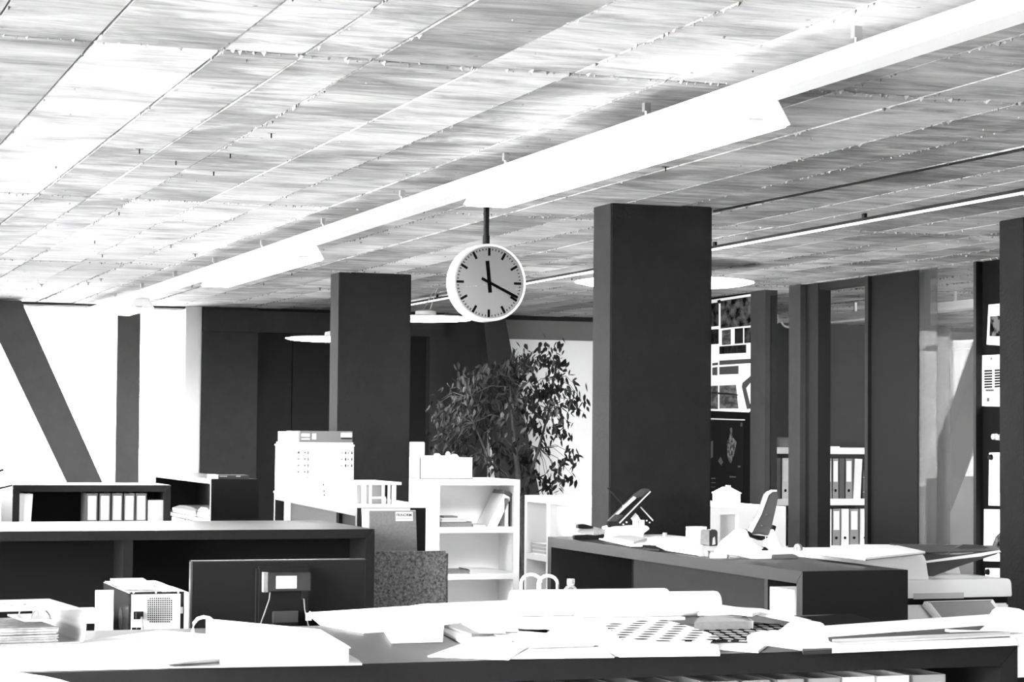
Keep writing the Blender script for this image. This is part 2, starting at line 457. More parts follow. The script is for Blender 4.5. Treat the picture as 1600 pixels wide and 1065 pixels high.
# pale wall behind the plant with a ledge, dark beam over it
zp = Py(860, 531, YF).z
obj('pale_panel', B((xf, YF, 0), (14.8, YF + .2, zp)), PLASTER, fw)
obj('beam', B((xf, YF - .05, zp), (14.8, YF + .2, ZC - .05)), mat('grey_beam_paint', .11, .7, .2), fw)
obj('shadow_joint', B((xf, YF - .04, ZC - .05), (14.8, YF + .2, ZC)), BLACKWALL, fw)
zl = Py(860, 568, YF).z; zl2 = Py(860, 583, YF).z
obj('ledge', B((xf, YF - .02, zl2), (14.8, YF, zl)), PLASTER, fw)
# slanting struts of the facade
def strut(name, pts, Y, dep, label, m=COLUMN):
    P = [Py(x, y, Y) for x, y in pts]
    o = tag(obj(name, MB().prism(P, (0, dep, 0)), m), label, 'strut', 'slanting struts of the facade')
    return o
def ext(a, b, z, Y):     # continue the pixel line a-b to height z on plane Y
    A, Bq = Py(*a, Y), Py(*b, Y); t = (z - A.z) / (Bq.z - A.z); return A + (Bq - A) * t
def strut_full(name, l0, l1, r0, r1, Y, dep, label, m=COLUMN, ztop=ZC - .012):
    P = [ext(l0, l1, ztop, Y), ext(l0, l1, 0, Y), ext(r0, r1, 0, Y), ext(r0, r1, ztop, Y)]
    return tag(obj(name, MB().prism(P, (0, dep, 0)), m), label, 'strut')
STRUTM = mat('strut_paint', .075, .7, .3, var=.12, scale=10)
strut_full('slanting_strut', (0, 535), (104, 752), (36, 475), (160, 752), YF - .35, .2, 'dark slanting strut crossing the bright window at the far left', STRUTM)
tag(obj('slanting_strut', MB().prism([(.72, YF - .35, ZC - .001), (1.10, YF - .35, ZC - .001), (2.40, YF - .35, 0), (1.96, YF - .35, 0)], (0, .2, 0)), STRUTM), 'dark slanting strut seen only mirrored in the glass partition', 'strut')
strut_full('window_post', (184, 490), (180, 752), (220, 484), (217, 752), YF - .3, .16, 'dark upright post standing in the bright far window', STRUTM)
strut_full('slanting_strut', (758, 520), (786, 770), (790, 500), (829, 700), YF - .3, .2, 'black slanting strut behind the indoor tree', mat('black_strut_paint', .025, .7, .2))
strut_full('slanting_strut', (1532, 545), (1461, 752), (1575, 575), (1507, 745), YF - .3, .2, 'grey slanting strut seen through the glass partition', mat('grey_strut_paint', .16, .7, .3))
obj('parapet', B((13.2, YF - .75, 0), (14.8, YF - .6, Py(1500, 746, YF - .75).z)), mat('grey_parapet_paint', .45, .7, .3), fw)

# ---- concrete columns
PILLAR = mat('shaded_column_concrete', .0075, .85, .1, var=.22, scale=14, bump=.5, bscale=60)  # column concrete with the weaker side light put into its colour
for nm, a, b, Y, lab in (('column', (955, 317), (1113, 321), 10.40, 'square dark concrete column behind the hole punch desk'),
                    ('column', (530, 424), (643, 427), 15.75, 'farther dark concrete column behind the white building model'),
                    ('column', (1600, 340), (1770, 343), 10.17, 'dark concrete column cut by the right picture edge')):
    x0, x1 = Py(*a, Y).x, Py(*b, Y).x
    tag(obj(nm, B((x0, Y, 0), (x1, Y + .25, ZC)), PILLAR if 'picture edge' in lab else COLUMN, bevel=.006), lab, 'column')

# ---- glazed partition on the right: posts, panels, panes
def Yx(px, py=600, X=XP): return Px(px, py, X).y
pt = sempty('wall_partition', (XP, Yx(1300), 0))
def pbox(name, p0, p1, m, z0=0.0, z1=ZC, t0=-.04, t1=.06): return obj(name, B((XP + t0, Yx(p0), z0), (XP + t1, Yx(p1), z1)), m, pt)
obj('pinboard_panel', B((XP - .02, Yx(1181), 0), (XP + .04, 17.7, ZC)), mat('black_pinboard', .006, .9, .0), pt)
pbox('post', 1181, 1204, DARKWALL, t0=-.05)
pbox('post', 1250, 1268, DARKWALL, t0=-.10, t1=.03)
pbox('post', 1268, 1287, mat('black_frame', .008, .6, .15), t0=-.05)
pbox('door_jamb', 1364, 1369, mat('black_frame', .008, .6, .15), t0=-.07)
pbox('dark_panel', 1369, 1442, mat('near_black_panel', .006, .8, .1))
zt = Px(1320, 449, XP).z
pbox('head_frame', 1287, 1366, mat('black_frame', .008, .6, .15), z0=zt)
pbox('post', 1535, 1539, mat('black_frame', .008, .6, .15), t0=-.07)
pbox('pinboard_panel', 1539, 1640, mat('black_pinboard', .006, .9, .0), t0=-.02)
pw = struct('window_10', B((XP - .02, Yx(1204), 0), (XP + .02, Yx(1250), .05)), DARKWALL)
obj('pane', B((XP - .004, Yx(1204), .05), (XP + .004, Yx(1250), ZC - .05)), glass_mat('side_pane_glass', .85, 1.06), pw)
pw = struct('window_11', B((XP - .02, Yx(1442), 0), (XP + .02, Yx(1535), .05)), DARKWALL)
# this leaf stands slightly ajar
ya_, yb_ = Yx(1442), Yx(1535); sx_ = (ya_ - yb_) * math.tan(math.radians(5.5))
obj('pane', MB().prism([(XP + .01, ya_, .05), (XP + .01 + sx_, yb_, .05), (XP + .018 + sx_, yb_, .05), (XP + .018, ya_, .05)], (0, 0, ZC - .055)), GLASSP, pw)
obj('pane', B((XP - .034, Yx(1442), .05), (XP - .026, Yx(1470), ZC)), glass_mat('smoked_glass', .6, 1.05, 0, .03), pw)
# room behind the partition
wr = struct('wall_room', B((XP + .06, 18.0, 0), (10.75, 18.15, Py(1325, 507, 18.0).z)), mat('grey_room_wall', .03, .8, .2, var=.1, scale=6))

# ================================================================== LIGHTS AND CLOCK UNDER THE CEILING
# long light trunking hung from the ceiling on short hangers
hp = Pz(1338, 40, ZC); TX = hp.x; TT = Py(1338, 76, hp.y).z
WMET = mat('white_enamelled_metal', .9, .5, .4)
tr = thing('light_trunking', 'long white suspended light trunking running away to the far window', 'light track', (TX, 12.5, TT - .07))
obj('trunk', B((TX - .05, 3.2, TT - .062), (TX + .05, YF - .1, TT)), WMET, tr)
hm = None
for px, py in ((1338, 75), (1010, 186), (790, 262), (628, 315), (505, 355), (410, 388), (335, 412), (273, 432), (222, 450), (180, 465)):
    q = Px(px, py, TX)
    b = MB().tube([(0, 0, ZC - TT), (0, 0, 0)], .006, 6).box((-.012, -.012, (ZC - TT) * .45), (.012, .012, ZC - TT)).box((-.02, -.02, 0), (.02, .02, .008))
    if hm is None:
        hm = obj('hanger', b, METAL, None); hm.parent = tr; hm.location = Vector((TX, q.y, TT)) - tr.location
    else:
        share('hanger', hm.data, tr, (TX, q.y, TT))
def luminaire(y0, y1, label):
    t = thing('trough_luminaire', label, 'ceiling light', (TX, (y0 + y1) / 2, TT - .062 - .075), 'trough luminaires under the light trunking')
    z1, z0 = TT - .062, TT - .062 - .075
    P = [(TX - .055, y0, z1), (TX + .055, y0, z1), (TX + .10, y0, z0), (TX - .10, y0, z0)]
    obj('reflector', MB().prism(P, (0, y1 - y0, 0)), WMET, t)
    obj('diffuser', B((TX - .09, y0 + .01, z0 - .006), (TX + .09, y1 - .01, z0 - .001)), LAMP, t)
    for y in (y0, y1):
        s = -1 if y == y0 else 1
        e = obj('end_cap', MB().prism([(TX - .055, y, z1), (TX + .055, y, z1), (TX + .10, y, z0), (TX - .10, y, z0)], (0, s * .006, 0)), WMET, t)
        obj('cable_clip', B((TX - .05, y + s * .006, z0 + .008), (TX + .0, y + s * .012, z0 + .014)), MIDCARD, e)
    return t
zl_ = TT - .137
def ylum(px, py): return Px(px, py, TX).y
luminaire(ylum(1190, 203), ylum(758, 326), 'lit white trough luminaire above the clock, nearest on the trunking')
luminaire(ylum(480, 402), ylum(336, 444), 'lit white trough luminaire midway between clock and far window')
luminaire(ylum(222, 472), ylum(186, 486), 'lit white trough luminaire at the far end by the bright window')

# thin line of light to the right
lx = Pz(1600, 300, 2.75).x
ll = thing('light_line', 'thin bright linear light under the darker ceiling on the right', 'ceiling light', (lx, 12, 2.74))
obj('tube', B((lx - .006, 6, 2.741), (lx + .006, YF - .3, 2.752)), STRIP, ll)
obj('profile', B((lx - .012, 6, 2.753), (lx + .012, YF - .3, 2.768)), BLACK, ll)
for k in range(8): obj('bracket', B((lx - .008, 6.5 + k * 1.9, 2.765), (lx + .008, 6.53 + k * 1.9, ZC - .008)), BLACK, ll)
# black cable fixed along the ceiling
c0, c1 = Pz(1600, 233, 2.79), Pz(1115, 330, 2.79)
tag(obj('ceiling_cable', MB().tube([c0, (c0 + c1) / 2 + Vector((.01, 0, 0)), c1], .006, 6), BLACK), 'thin black cable fixed along the ceiling above the big column', 'cable')

def disc_lamp(px, py, rpx, Y, label, th=.045):
    c = Py(px, py, Y); r = rpx * ppm(c)
    t = thing('disc_lamp', label, 'pendant lamp', c, 'round pendant lamps')
    obj('diffuser', MB().lathe([(0, -th * .5), (r * .55, -th * .5), (r * .9, -th * .3), (r, 0)], c, n=48), LAMPD, t, smooth=True)
    obj('shade', MB().lathe([(r, 0), (r * .9, th * .3), (r * .5, th * .45), (0, th * .5)], c, n=48), WMET, t, smooth=True)
    cap = obj('canopy', MB().lathe([(0, 0), (.09, 0), (.085, .035), (.03, .05), (0, .05)], c + Vector((0, 0, th * .5)), n=20), WPLAST, t, smooth=True)
    for s in (-1, 1): obj('cord', MB().tube([c + Vector((s * .03, 0, th * .5 + .03)), Vector((c.x + .09 + s * .01, c.y, ZC))], .004, 6), METAL, t)
    return t
disc_lamp(1038, 441, 140, 14.0, 'large round lit pendant lamp half hidden behind the big column')
disc_lamp(665, 497, 77, 17.2, 'round lit pendant lamp hanging just left below the clock')
disc_lamp(523, 529, 77, 18.6, 'small round lit pendant lamp in front of the dark doors')
# rail along the ceiling by the clock
r0, r1 = Pz(640, 470, 2.78), Pz(930, 424, 2.78)
tag(obj('ceiling_rail', MB().tube([r0, r1], .012, 6), STEEL), 'slim metal rail along the ceiling behind the clock', 'rail')

# station clock on a pole
cc = Py(766, 441, 10.35); CRD = 61 * ppm(cc)
clk = thing('station_clock', 'round white wall clock with black hands hanging from a dark pole', 'clock', (cc.x, cc.y + .06, cc.z - CRD))
cang = math.radians(2.5)
nrm = Vector((math.sin(cang), -math.cos(cang), 0)); side = Vector((math.cos(cang), math.sin(cang), 0))
T = .125
cb_ = cc - nrm * T
obj('case', MB().lathe([(0, 0), (CRD * .9, 0), (CRD, .02), (CRD * 1.0, T - .012), (CRD * .985, T), (CRD * .93, T - .004), (CRD * .92, T - .02)], cb_, nrm, 64), WPLAST, clk, smooth=True)
face = obj('dial', MB().lathe([(0, T - .018), (CRD * .925, T - .018)], cb_, nrm, 64), mat('dial_white', .52, .5, .4), clk)
def onface(a, r0, r1, w, h):     # a bar at angle a (clockwise from twelve) on the dial
    d = side * math.sin(a) + Vector((0, 0, 1)) * math.cos(a); q = nrm.cross(d).normalized()
    o = cc + nrm * (h - .018)
    return MB().prism([o + d * r0 - q * w, o + d * r1 - q * w, o + d * r1 + q * w, o + d * r0 + q * w], nrm * .0015)
for k in range(60):
    a = k * math.pi / 30
    if k % 5 == 0: obj('hour_mark', onface(a, CRD * .69, CRD * .89, CRD * .032, .001), INK, face)
    else: obj('minute_mark', onface(a, CRD * .83, CRD * .88, CRD * .011, .001), INK, face)
obj('hour_hand', onface(math.radians(-6), -CRD * .26, CRD * .56, CRD * .05, .005), INK, clk)
obj('minute_hand', onface(math.radians(115), -CRD * .24, CRD * .86, CRD * .036, .009), INK, clk)
obj('hub', MB().lathe([(0, T - .014), (CRD * .05, T - .014), (CRD * .05, T - .005), (0, T - .005)], cb_, nrm, 16), INK, clk)
obj('cover_glass', MB().lathe([(CRD * .93, T - .002), (CRD * .6, T + .006), (0, T + .01)], cb_, nrm, 40), glass_mat('clock_glass', .97, 1.3), clk, smooth=True)
mid = cc - nrm * T / 2
pole = obj('pole', MB().tube([mid + Vector((0, 0, CRD - .005)), (mid.x, mid.y, ZC)], 4.6 * ppm(cc), 12), BLACK, clk, smooth=True)
obj('collar', MB().tube([mid + Vector((0, 0, CRD - .005)), mid + Vector((0, 0, CRD + .045))], 5.6 * ppm(cc), 12), BLACK, pole, smooth=True)

# ================================================================== CABINETS AND DESKS
def unit_front(name, label, cat, x0, x1, y0, y1, z, divs=(), t=.05, m=DARK, inner=DARKER, shelves=(), back=.35, group=None, rows=None):
    """open-fronted cabinet, opening towards the camera, mitred frame of thick boards"""
    r = thing(name, label, cat, ((x0 + x1) / 2, (y0 + y1) / 2, 0), group)
    g = .0012
    obj('top', MB().prism([(x0 + g, y0, z), (x1 - g, y0, z), (x1 - t - g, y0, z - t), (x0 + t + g, y0, z - t)], (0, y1 - y0, 0)), m, r)
    for s, xo in ((1, x0), (-1, x1)):
        obj('side_panel', MB().prism([(xo, y0, z - g), (xo + s * t, y0, z - t - g), (xo + s * t, y0, 0), (xo, y0, 0)], (0, y1 - y0, 0)), m, r)
    obj('base', B((x0 + t, y0 + .01, .05), (x1 - t, y1 - .01, .05 + t)), m, r)
    obj('back_panel', B((x0 + t, y0 + back, .1), (x1 - t, y0 + back + .02, z - t)), inner, r)
    for d in divs: obj('divider', B((d - t / 2, y0 + .01, .1), (d + t / 2, y0 + back, z - t)), m, r)
    for s in shelves: obj('shelf', B((x0 + t, y0 + .01, s - .03), (x1 - t, y0 + back, s)), m, r)
    return r

# counter nearest the camera
FX1 = 3.03; FY0, FY1, FZ = 4.75, 5.71, 1.08
xdv = Py(853, 1062, FY0).x
unit_front('counter', 'long dark front counter covered with papers, binders beneath its top', 'counter', -.75, FX1, FY0, FY1, FZ, divs=(xdv,), shelves=(.70, .36))
# second counter, on the left
LY0, LY1 = 11.33, 12.5
unit_front('counter', 'long dark counter on the left behind the computer tower', 'counter', -.6, 3.226, LY0, LY1, 1.08, divs=(Py(201, 850, LY0).x,), back=.32)

def unit_left(name, label, cat, x0, x1, y0, y1, z, doors=(), t=.05, m=DARK, divs=(), inner=DARKER, rot=0.0, back=True, endm=None):
    """long cabinet, opening towards the windows (-X)"""
    r = thing(name, label, cat, (x0, y0, 0))
    g = .0012
    obj('top', MB().prism([(x0, y0 + g, z), (x0, y1 - g, z), (x0, y1 - t - g, z - t), (x0, y0 + t + g, z - t)], (x1 - x0, 0, 0)), m, r)
    for s, yo in ((1, y0), (-1, y1)):
        obj('end_panel', MB().prism([(x0, yo, z - g), (x0, yo + s * t, z - t - g), (x0, yo + s * t, 0), (x0, yo, 0)], (x1 - x0, 0, 0)), m, r)
    obj('base', B((x0 + .01, y0 + t, .05), (x1 - .01, y1 - t, .1)), m, r)
    if back: obj('back_panel', B((x1 - .02, y0 + t, .1), (x1, y1 - t, z - t)), inner, r)
    for d in divs: obj('divider', B((x0 + .03, d - .015, .1), (x1 - .02, d + .015, z - t)), m, r)
    for a, b, off, mm in doors: obj('sliding_door', B((x0 + off, a, .1), (x0 + off + .018, b, z - t)), mm, r)
    if rot: r.rotation_euler.z = rot
    return r
# desk-high cabinet on the right with the hole punch
RX0, RX1, RY0, RY1, RZ = 3.86, 4.32, 7.55, 10.36, 1.08
ysd0, ysd1 = Px(1197, 930, RX0 + .04).y, Px(990, 930, RX0 + .04).y
unit_left('side_cabinet', 'long dark cabinet carrying the hole punch and staplers, end towards camera', 'cabinet', RX0, RX1, RY0, RY1, RZ,
          doors=((ysd0, ysd1, .04, mat('sliding_door_grey', .012, .8, .03, var=.1, scale=40)),), divs=(ysd0 - .02,))
# cabinet with the white building model, turned a little
TA = Pz(558, 793, 1.16); TROT = -math.radians(4.6); TW, TL, TZ = .41, 3.2, 1.16
tb = unit_left('side_cabinet', 'dark cabinet under the white architectural model beside the farther column', 'cabinet', TA.x, TA.x + TW, TA.y, TA.y + TL, TZ, rot=TROT,
          doors=((TA.y + .95, TA.y + 2.75, .05, mat('pale_sliding_door', .05, .8, .03, var=.1, scale=40)), (TA.y + .08, TA.y + .95, .09, mat('grey_sliding_door', .016, .8, .03, var=.1, scale=40))))
obj('edge_strip', B((TA.x + .02, TA.y + 2.75, .1), (TA.x + .05, TA.y + 2.85, TZ - .05)), WPLAST, tb)
obj('edge_strip', B((TA.x + .03, TA.y + .055, .1), (TA.x + .06, TA.y + .12, TZ - .05)), WPLAST, tb)
def TM(p): # local point on that cabinet (x across, y along, z up from its top) to world
    c, s = math.cos(TROT), math.sin(TROT); x, y, z = p
    return Vector((TA.x + x * c - y * s, TA.y + x * s + y * c, TZ + z))
# low cabinet in front of the far dark wall
KN = Py(330, 748, 17.2); KX1 = Py(404, 760, 17.2).x
unit_left('side_cabinet', 'small dark cabinet before the far dark wall, open towards the window', 'cabinet', KN.x, KX1, 17.2, 19.7, KN.z, t=.04)
# shelf with binders at the left
SY = 16.2; s0, s1 = Py(20, 760, SY), Py(267, 757, SY); SZ = Py(150, 757.5, SY).z
unit_front('binder_shelf', 'dark low shelf with white-labelled binders before the bright far window', 'shelf', s0.x, s1.x, SY, SY + .75, SZ, back=.4, shelves=(SZ - .40, SZ - .78))

# tall white shelf unit in front of the indoor tree
def Wz(y, Y): return Py(750, y, Y).z
UY = 16.35; ux0, ux1 = Py(671, 800, UY).x, Py(812, 800, UY).x
uz = Wz(749, UY)
un = thing('white_shelf_unit', 'white open shelf unit with leaning books, in front of the indoor tree', 'shelf', ((ux0 + ux1) / 2, UY + .4, 0))
ud = .78; tt = .05
ux0b = ux0
obj('top', B((ux0, UY, uz - .045), (ux1, UY + ud, uz)), WHITE, un)
obj('side_panel', B((ux0, UY, 0), (Py(687, 800, UY).x, UY + ud, uz - .045)), WHITE, un)
obj('side_panel', B((Py(803, 800, UY).x, UY, 0), (ux1, UY + ud, uz - .045)), WHITE, un)
obj('back_panel', B((ux0 + .05, UY + .36, .05), (ux1 - .03, UY + .38, uz - .045)), WHITE, un)
for ya, yb in ((823, 832), (896, 905)): obj('shelf', B((ux0 + .06, UY + .005, Wz(yb, UY)), (ux1 - .045, UY + .36, Wz(ya, UY))), WHITE, un)
obj('plinth', B((ux0 + .06, UY + .03, 0), (ux1 - .045, UY + .36, .08)), WHITE, un)
SH1, SH2 = Wz(823, UY), Wz(896, UY)

# long white counter behind the big column
WZ = 1.13; wb = Pz(820, 773, WZ); wx0 = wb.x; wy1 = wb.y; wf = Pz(1228, 791, WZ); wy0 = wf.y; wx1 = wf.x
wc = thing('white_counter', 'long white counter standing behind the big column', 'counter', ((wx0 + wx1) / 2, (wy0 + wy1) / 2, 0))
obj('top', B((wx0, wy0, WZ - .05), (wx1, wy1, WZ)), WHITE, wc)
obj('end_panel', B((wx0, wy0, 0), (wx0 + .42, wy0 + .05, WZ - .05)), WHITE, wc)
obj('end_panel', B((wx0 + .55, wy0, 0), (wx1, wy0 + .05, WZ - .05)), WHITE, wc)
obj('niche_panel', B((wx0 + .36, wy0 + .08, 0), (wx0 + .70, wy0 + .11, WZ - .05)), WHITE, wc)
obj('end_panel', B((wx0, wy1 - .05, 0), (wx1, wy1, WZ - .05)), WHITE, wc)
yn = Px(850, 830, wx0).y
obj('side_panel', B((wx0 + .05, wy0 + .05, 0), (wx0 + .08, yn - .08, WZ - .05)), WHITE, wc)
obj('post', B((wx0, yn - .12, 0), (wx0 + .3, yn - .05, WZ - .05)), WHITE, wc)
obj('niche_back', B((wx0 + .3, yn - .05, 0), (wx0 + .33, wy1 - .05, WZ - .05)), WHITE, wc)
nz = Px(840, 866, wx0).z
obj('niche_shelf', B((wx0 + .005, yn - .05, nz - .045), (wx0 + .3, wy1 - .05, nz)), WHITE, wc)
obj('far_side_panel', B((wx1 - .03, wy0 + .05, 0), (wx1, wy1 - .05, WZ - .05)), WHITE, wc)

# work desk with the computer, hidden behind the front counter
dk = thing('work_desk', 'dark work desk with the monitor and computer tower behind the front counter', 'desk', (1.6, 6.6, 0))
DZ = .74
obj('top', B((.5, 6.15, DZ - .03), (2.75, 7.15, DZ)), DARK, dk)
for x in (.55, 2.65):
    for y in (6.2, 7.05): obj('leg', B((x, y, 0), (x + .05, y + .05, DZ - .03)), BLACK, dk)

# ================================================================== BINDERS
BW, BH, BD = .075, .32, .285
BPROTO = {}
def binder_meshes(cover, label=True, hole=True, lab_h=.16):
    key = (cover.name, label, hole)
    if key in BPROTO: return BPROTO[key]
    def me(mb, m, bev=0):
        o = obj('binder_piece', mb, m, bevel=bev); d = o.data; bpy.data.objects.remove(o); return d
    t = .003
    cov = MB().box((0, 0, 0), (BW, t, BH)).box((0, 0, 0), (t, BD, BH)).box((BW - t, 0, 0), (BW, BD, BH))
    parts = [('cover', me(cov, cover)), ('pages', me(B((t + .004, .03, .004), (BW - t - .008, BD - .02, BH - .014)), PAPER2))]
    if label: parts.append(('spine_label', me(B((.011, -.0012, .135), (BW - .011, 0, .300)), PAPER)))
    if hole:
        parts.append(('finger_hole', me(MB().lathe([(0, .0), (.0125, .0), (.0125, .002), (.0, .002)], (BW / 2, 0, .065), (0, -1, 0), 14), INK)))
    BPROTO[key] = parts
    return parts
def binder(x, y, z, label, group, cover=None, rotz=0.0, tilt=0.0, sx=1.0, sz=1.0, lab=True, hole=True, cat='binder', name='ring_binder'):
    r = thing(name, label, cat, (x, y, z), group)
    r.rotation_euler = (0, tilt, rotz); r.scale = (sx, 1, sz)
    for n, me in binder_meshes(cover or WCOVER, lab, hole):
        o = bpy.data.objects.new(n, me); COL.objects.link(o); o.parent = r
    return r
WCOVER = mat('white_binder_cover', .75, .6, .3)
GCOVER = mat('grey_binder_cover', .09, .6, .3, var=.2, scale=80)
LCOVER = mat('light_grey_binder_cover', .22, .6, .3)
DCOVER = mat('dark_binder_cover', .04, .5, .4)

# binders under the front counter top
G = 'binders under the front counter top'
row = [(905, 960, LCOVER, 'grey binder under the counter, leftmost of the row by the divider', 3), (963, 1012, WCOVER, 'slightly leaning white binder, second in the row under the front counter', 6),
       (1014, 1052, LCOVER, 'narrow grey binder, third in the row under the front counter', 5), (1056, 1102, WCOVER, 'leaning white binder, fourth in the row under the front counter', 7), (1108, 1155, LCOVER, 'grey binder, fifth in the row under the front counter', 4),
       (1160, 1205, LCOVER, 'upright grey binder, sixth in the row under the front counter', 1), (1213, 1258, LCOVER, 'upright grey binder, seventh in the row under the front counter', 0), (1265, 1315, LCOVER, 'upright grey binder, eighth in the row under the front counter', 0),
       (1371, 1422, WCOVER, 'white binder, next to last in the row under the front counter', 0), (1426, 1479, LCOVER, 'last grey binder at the right end of the row under the counter', 0),
       (1318, 1368, WCOVER, 'upright white binder, ninth in the row under the front counter', 0)]
for a, b, cv, lb, tl in row:
    p = Py(a, 1055, FY0 + .05); q = Py(b, 1055, FY0 + .05)
    w = q.x - p.x
    binder(p.x, FY0 + .05, .701, lb, G, cv, sx=w / BW * .97, sz=.96)
# two white binders in the right cabinet (facing the windows)
for k, (a, lb) in enumerate(((1203, 'white binder at the left of the pair in the dark side cabinet'), (1223, 'white binder nearest the end of the dark side cabinet'))):
    y = Px(a, 930, RX0 + .03).y
    w = Px(a, 930, RX0 + .03).y - Px(a + 19, 930, RX0 + .03).y
    binder(RX0 + .03, y, .62, lb, 'white binders in the side cabinet', WCOVER, rotz=-math.pi / 2, sx=w / BW * .97, sz=1.18, lab=False, hole=False)
obj('shelf', B((RX0 + .02, RY0 + .05, .6), (RX1 - .02, ysd0 - .035, .62)), DARK, bpy.data.objects['side_cabinet'])
# binders on the low left shelf
G = 'binders on the low shelf before the far window'
names = ['first', 'second', 'third', 'fourth', 'fifth']
zs = SZ - .40
for k, (a, b) in enumerate(((135, 153), (155, 173), (174.5, 192), (193.5, 211), (212, 229.5))):
    p, q = Py(a, 790, SY + .03), Py(b, 790, SY + .03)
    binder(p.x, SY + .03, zs, 'grey binder with white spine label, %s from the left in the group of five' % names[k], G, GCOVER, sx=(q.x - p.x) / BW * .98, sz=1.06, hole=False)
p, q = Py(231, 800, SY + .03), Py(257, 800, SY + .03)
tag(obj('box_file', B((p.x, SY + .03, zs), (q.x, SY + .3, Py(244, 781, SY + .03).z)), mat('pale_box_card', .4, .7, .3), bevel=.003), 'plain pale box file at the right end of the low binder shelf', 'box file')
p, q = Py(32, 790, SY + .03), Py(47, 790, SY + .03)
binder(p.x, SY + .03, zs, 'white binder leaning slightly at the left of the low shelf', G, WCOVER, sx=(q.x - p.x) / BW, sz=1.06, tilt=.06, lab=False, hole=False)
p, q = Py(21.5, 790, SY + .03), Py(31, 790, SY + .03)
binder(s0.x + .052, SY + .03, zs, 'white binder tight against the left side of the low shelf', G, WCOVER, sx=max(.4, (q.x - s0.x - .055) / BW), sz=1.06, lab=False, hole=False)

# shelf with binders in the room behind the partition
RY = 17.6
def Rz(y): return Py(1300, y, RY).z
bx0, bx1 = 8.2, Py(1372, 740, RY).x + .5
bs = thing('white_binder_shelf', 'white shelf full of binders in the room behind the partition', 'shelf', ((bx0 + bx1) / 2, RY + .18, 0))
obj('top', B((bx0, RY, Rz(709)), (bx1, RY + .38, Rz(699))), WHITE, bs)
obj('shelf', B((bx0, RY + .005, Rz(789)), (bx1, RY + .38, Rz(779))), WHITE, bs)
obj('shelf', B((bx0, RY + .005, Rz(862)), (bx1, RY + .38, Rz(852))), WHITE, bs)
for xx in (bx0, bx1): obj('side_panel', B((xx - .03, RY, 0), (xx, RY + .38, Rz(699))), WHITE, bs)
obj('back_panel', B((bx0, RY + .36, 0), (bx1 - .03, RY + .38, Rz(709))), mat('shelf_back_grey', .08, .7, .3), bs)
obj('plinth', B((bx0, RY + .02, 0), (bx1 - .03, RY + .36, .1)), WHITE, bs)
G = 'binders in the room behind the partition'
def rb(a, b, y0, base, cv, lb, tilt=0, lab=True, hole=True):
    p, q = Py(a, 750, RY + .03), Py(b, 750, RY + .03)
    zb_ = Rz(base); h = Rz(y0) - zb_
    binder(p.x, RY + .03, zb_ + .0005, lb, G, cv, sx=(q.x - p.x) / BW * .97, sz=h / BH, tilt=tilt, lab=lab, hole=hole)
rb(1205, 1221, 716, 779, GCOVER, 'grey binder on the upper shelf at the far left pane', lab=False, hole=False)
rb(1222, 1233, 716, 779, WCOVER, 'white binder in the middle of the left pane, upper shelf')
rb(1234.5, 1248, 716, 779, WCOVER, 'white binder beside the dark post, upper shelf of the left pane')
rb(1231, 1242, 792, 852, GCOVER, 'grey binder on the lower shelf left of the dark post')
rb(1243, 1256, 792, 852, WCOVER, 'white binder half hidden by the dark post, lower shelf')
for k, (a, b, c, lb) in enumerate(((1281, 1289, WCOVER, 'white binder just right of the dark post, upper shelf'), (1290, 1300, LCOVER, 'pale grey binder, second right of the dark post, upper shelf'), (1301, 1310.5, LCOVER, 'pale grey binder, third right of the dark post, upper shelf'),
                     (1311, 1320, DCOVER, 'dark binder in the gap of the upper shelf'), (1321, 1332, LCOVER, 'pale grey binder right of the dark one on the upper shelf'))):
    rb(a, b, 716, 779, c, lb, lab=c is not DCOVER, hole=c is not DCOVER)
rb(1333, 1345, 716, 779, WCOVER, 'plain white binder leaning left on the upper shelf', tilt=.05, lab=False, hole=False)
for a, b, lb in ((1348, 1357, 'thick dark book at the right end of the upper shelf'), (1358.5, 1366, 'last dark book against the door jamb on the upper shelf')):
    p, q = Py(a, 750, RY + .04), Py(b, 750, RY + .04)
    t = thing('dark_book', lb, 'book', (p.x, RY + .04, Rz(779)), 'dark books behind the partition')
    obj('cover', B((p.x, RY + .04, Rz(779)), (q.x, RY + .25, Rz(735))), DCOVER, t, bevel=.003)
    for yy in (745, 768): obj('gilt_band', B((p.x + .003, RY + .038, Rz(yy + 1)), (q.x - .003, RY + .04, Rz(yy))), MIDCARD, t)
for a, b, c, lb in ((1287, 1300, WCOVER, 'white binder, first right of the dark post on the lower shelf'), (1301, 1313.5, LCOVER, 'pale grey binder, second on the lower shelf beside the dark post'), (1314.5, 1327, WCOVER, 'white binder in the middle of the lower shelf'),
                    (1328, 1342, LCOVER, 'grey binder with white label, next to last on the lower shelf'), (1344, 1361, WCOVER, 'wide white binder, last on the lower shelf by the door jamb')):
    rb(a, b, 795, 852, c, lb)
tag(obj('paper_stack', B((Py(1287, 698, RY + .1).x, RY + .05, Rz(699)), (Py(1308, 698, RY + .1).x, RY + .3, Rz(699) + .012)), PAPER), 'thin paper pile on top of the white binder shelf', 'paper')
# clear plastic tray on the same shelf
a_, b_ = Py(1218, 690, RY + .06), Py(1244, 690, RY + .06)
ty = thing('plastic_tray', 'clear plastic holder standing on the white binder shelf', 'tray', (a_.x, RY + .06, Rz(699)))
CL = glass_mat('clear_plastic', .8, 1.4, .1, .12)
z_ = Rz(699)
obj('front', B((a_.x, RY + .06, z_), (b_.x, RY + .064, z_ + .075)), CL, ty)
obj('back', B((a_.x, RY + .2, z_), (b_.x, RY + .204, z_ + .09)), CL, ty)
obj('base', B((a_.x, RY + .064, z_), (b_.x, RY + .2, z_ + .004)), CL, ty)
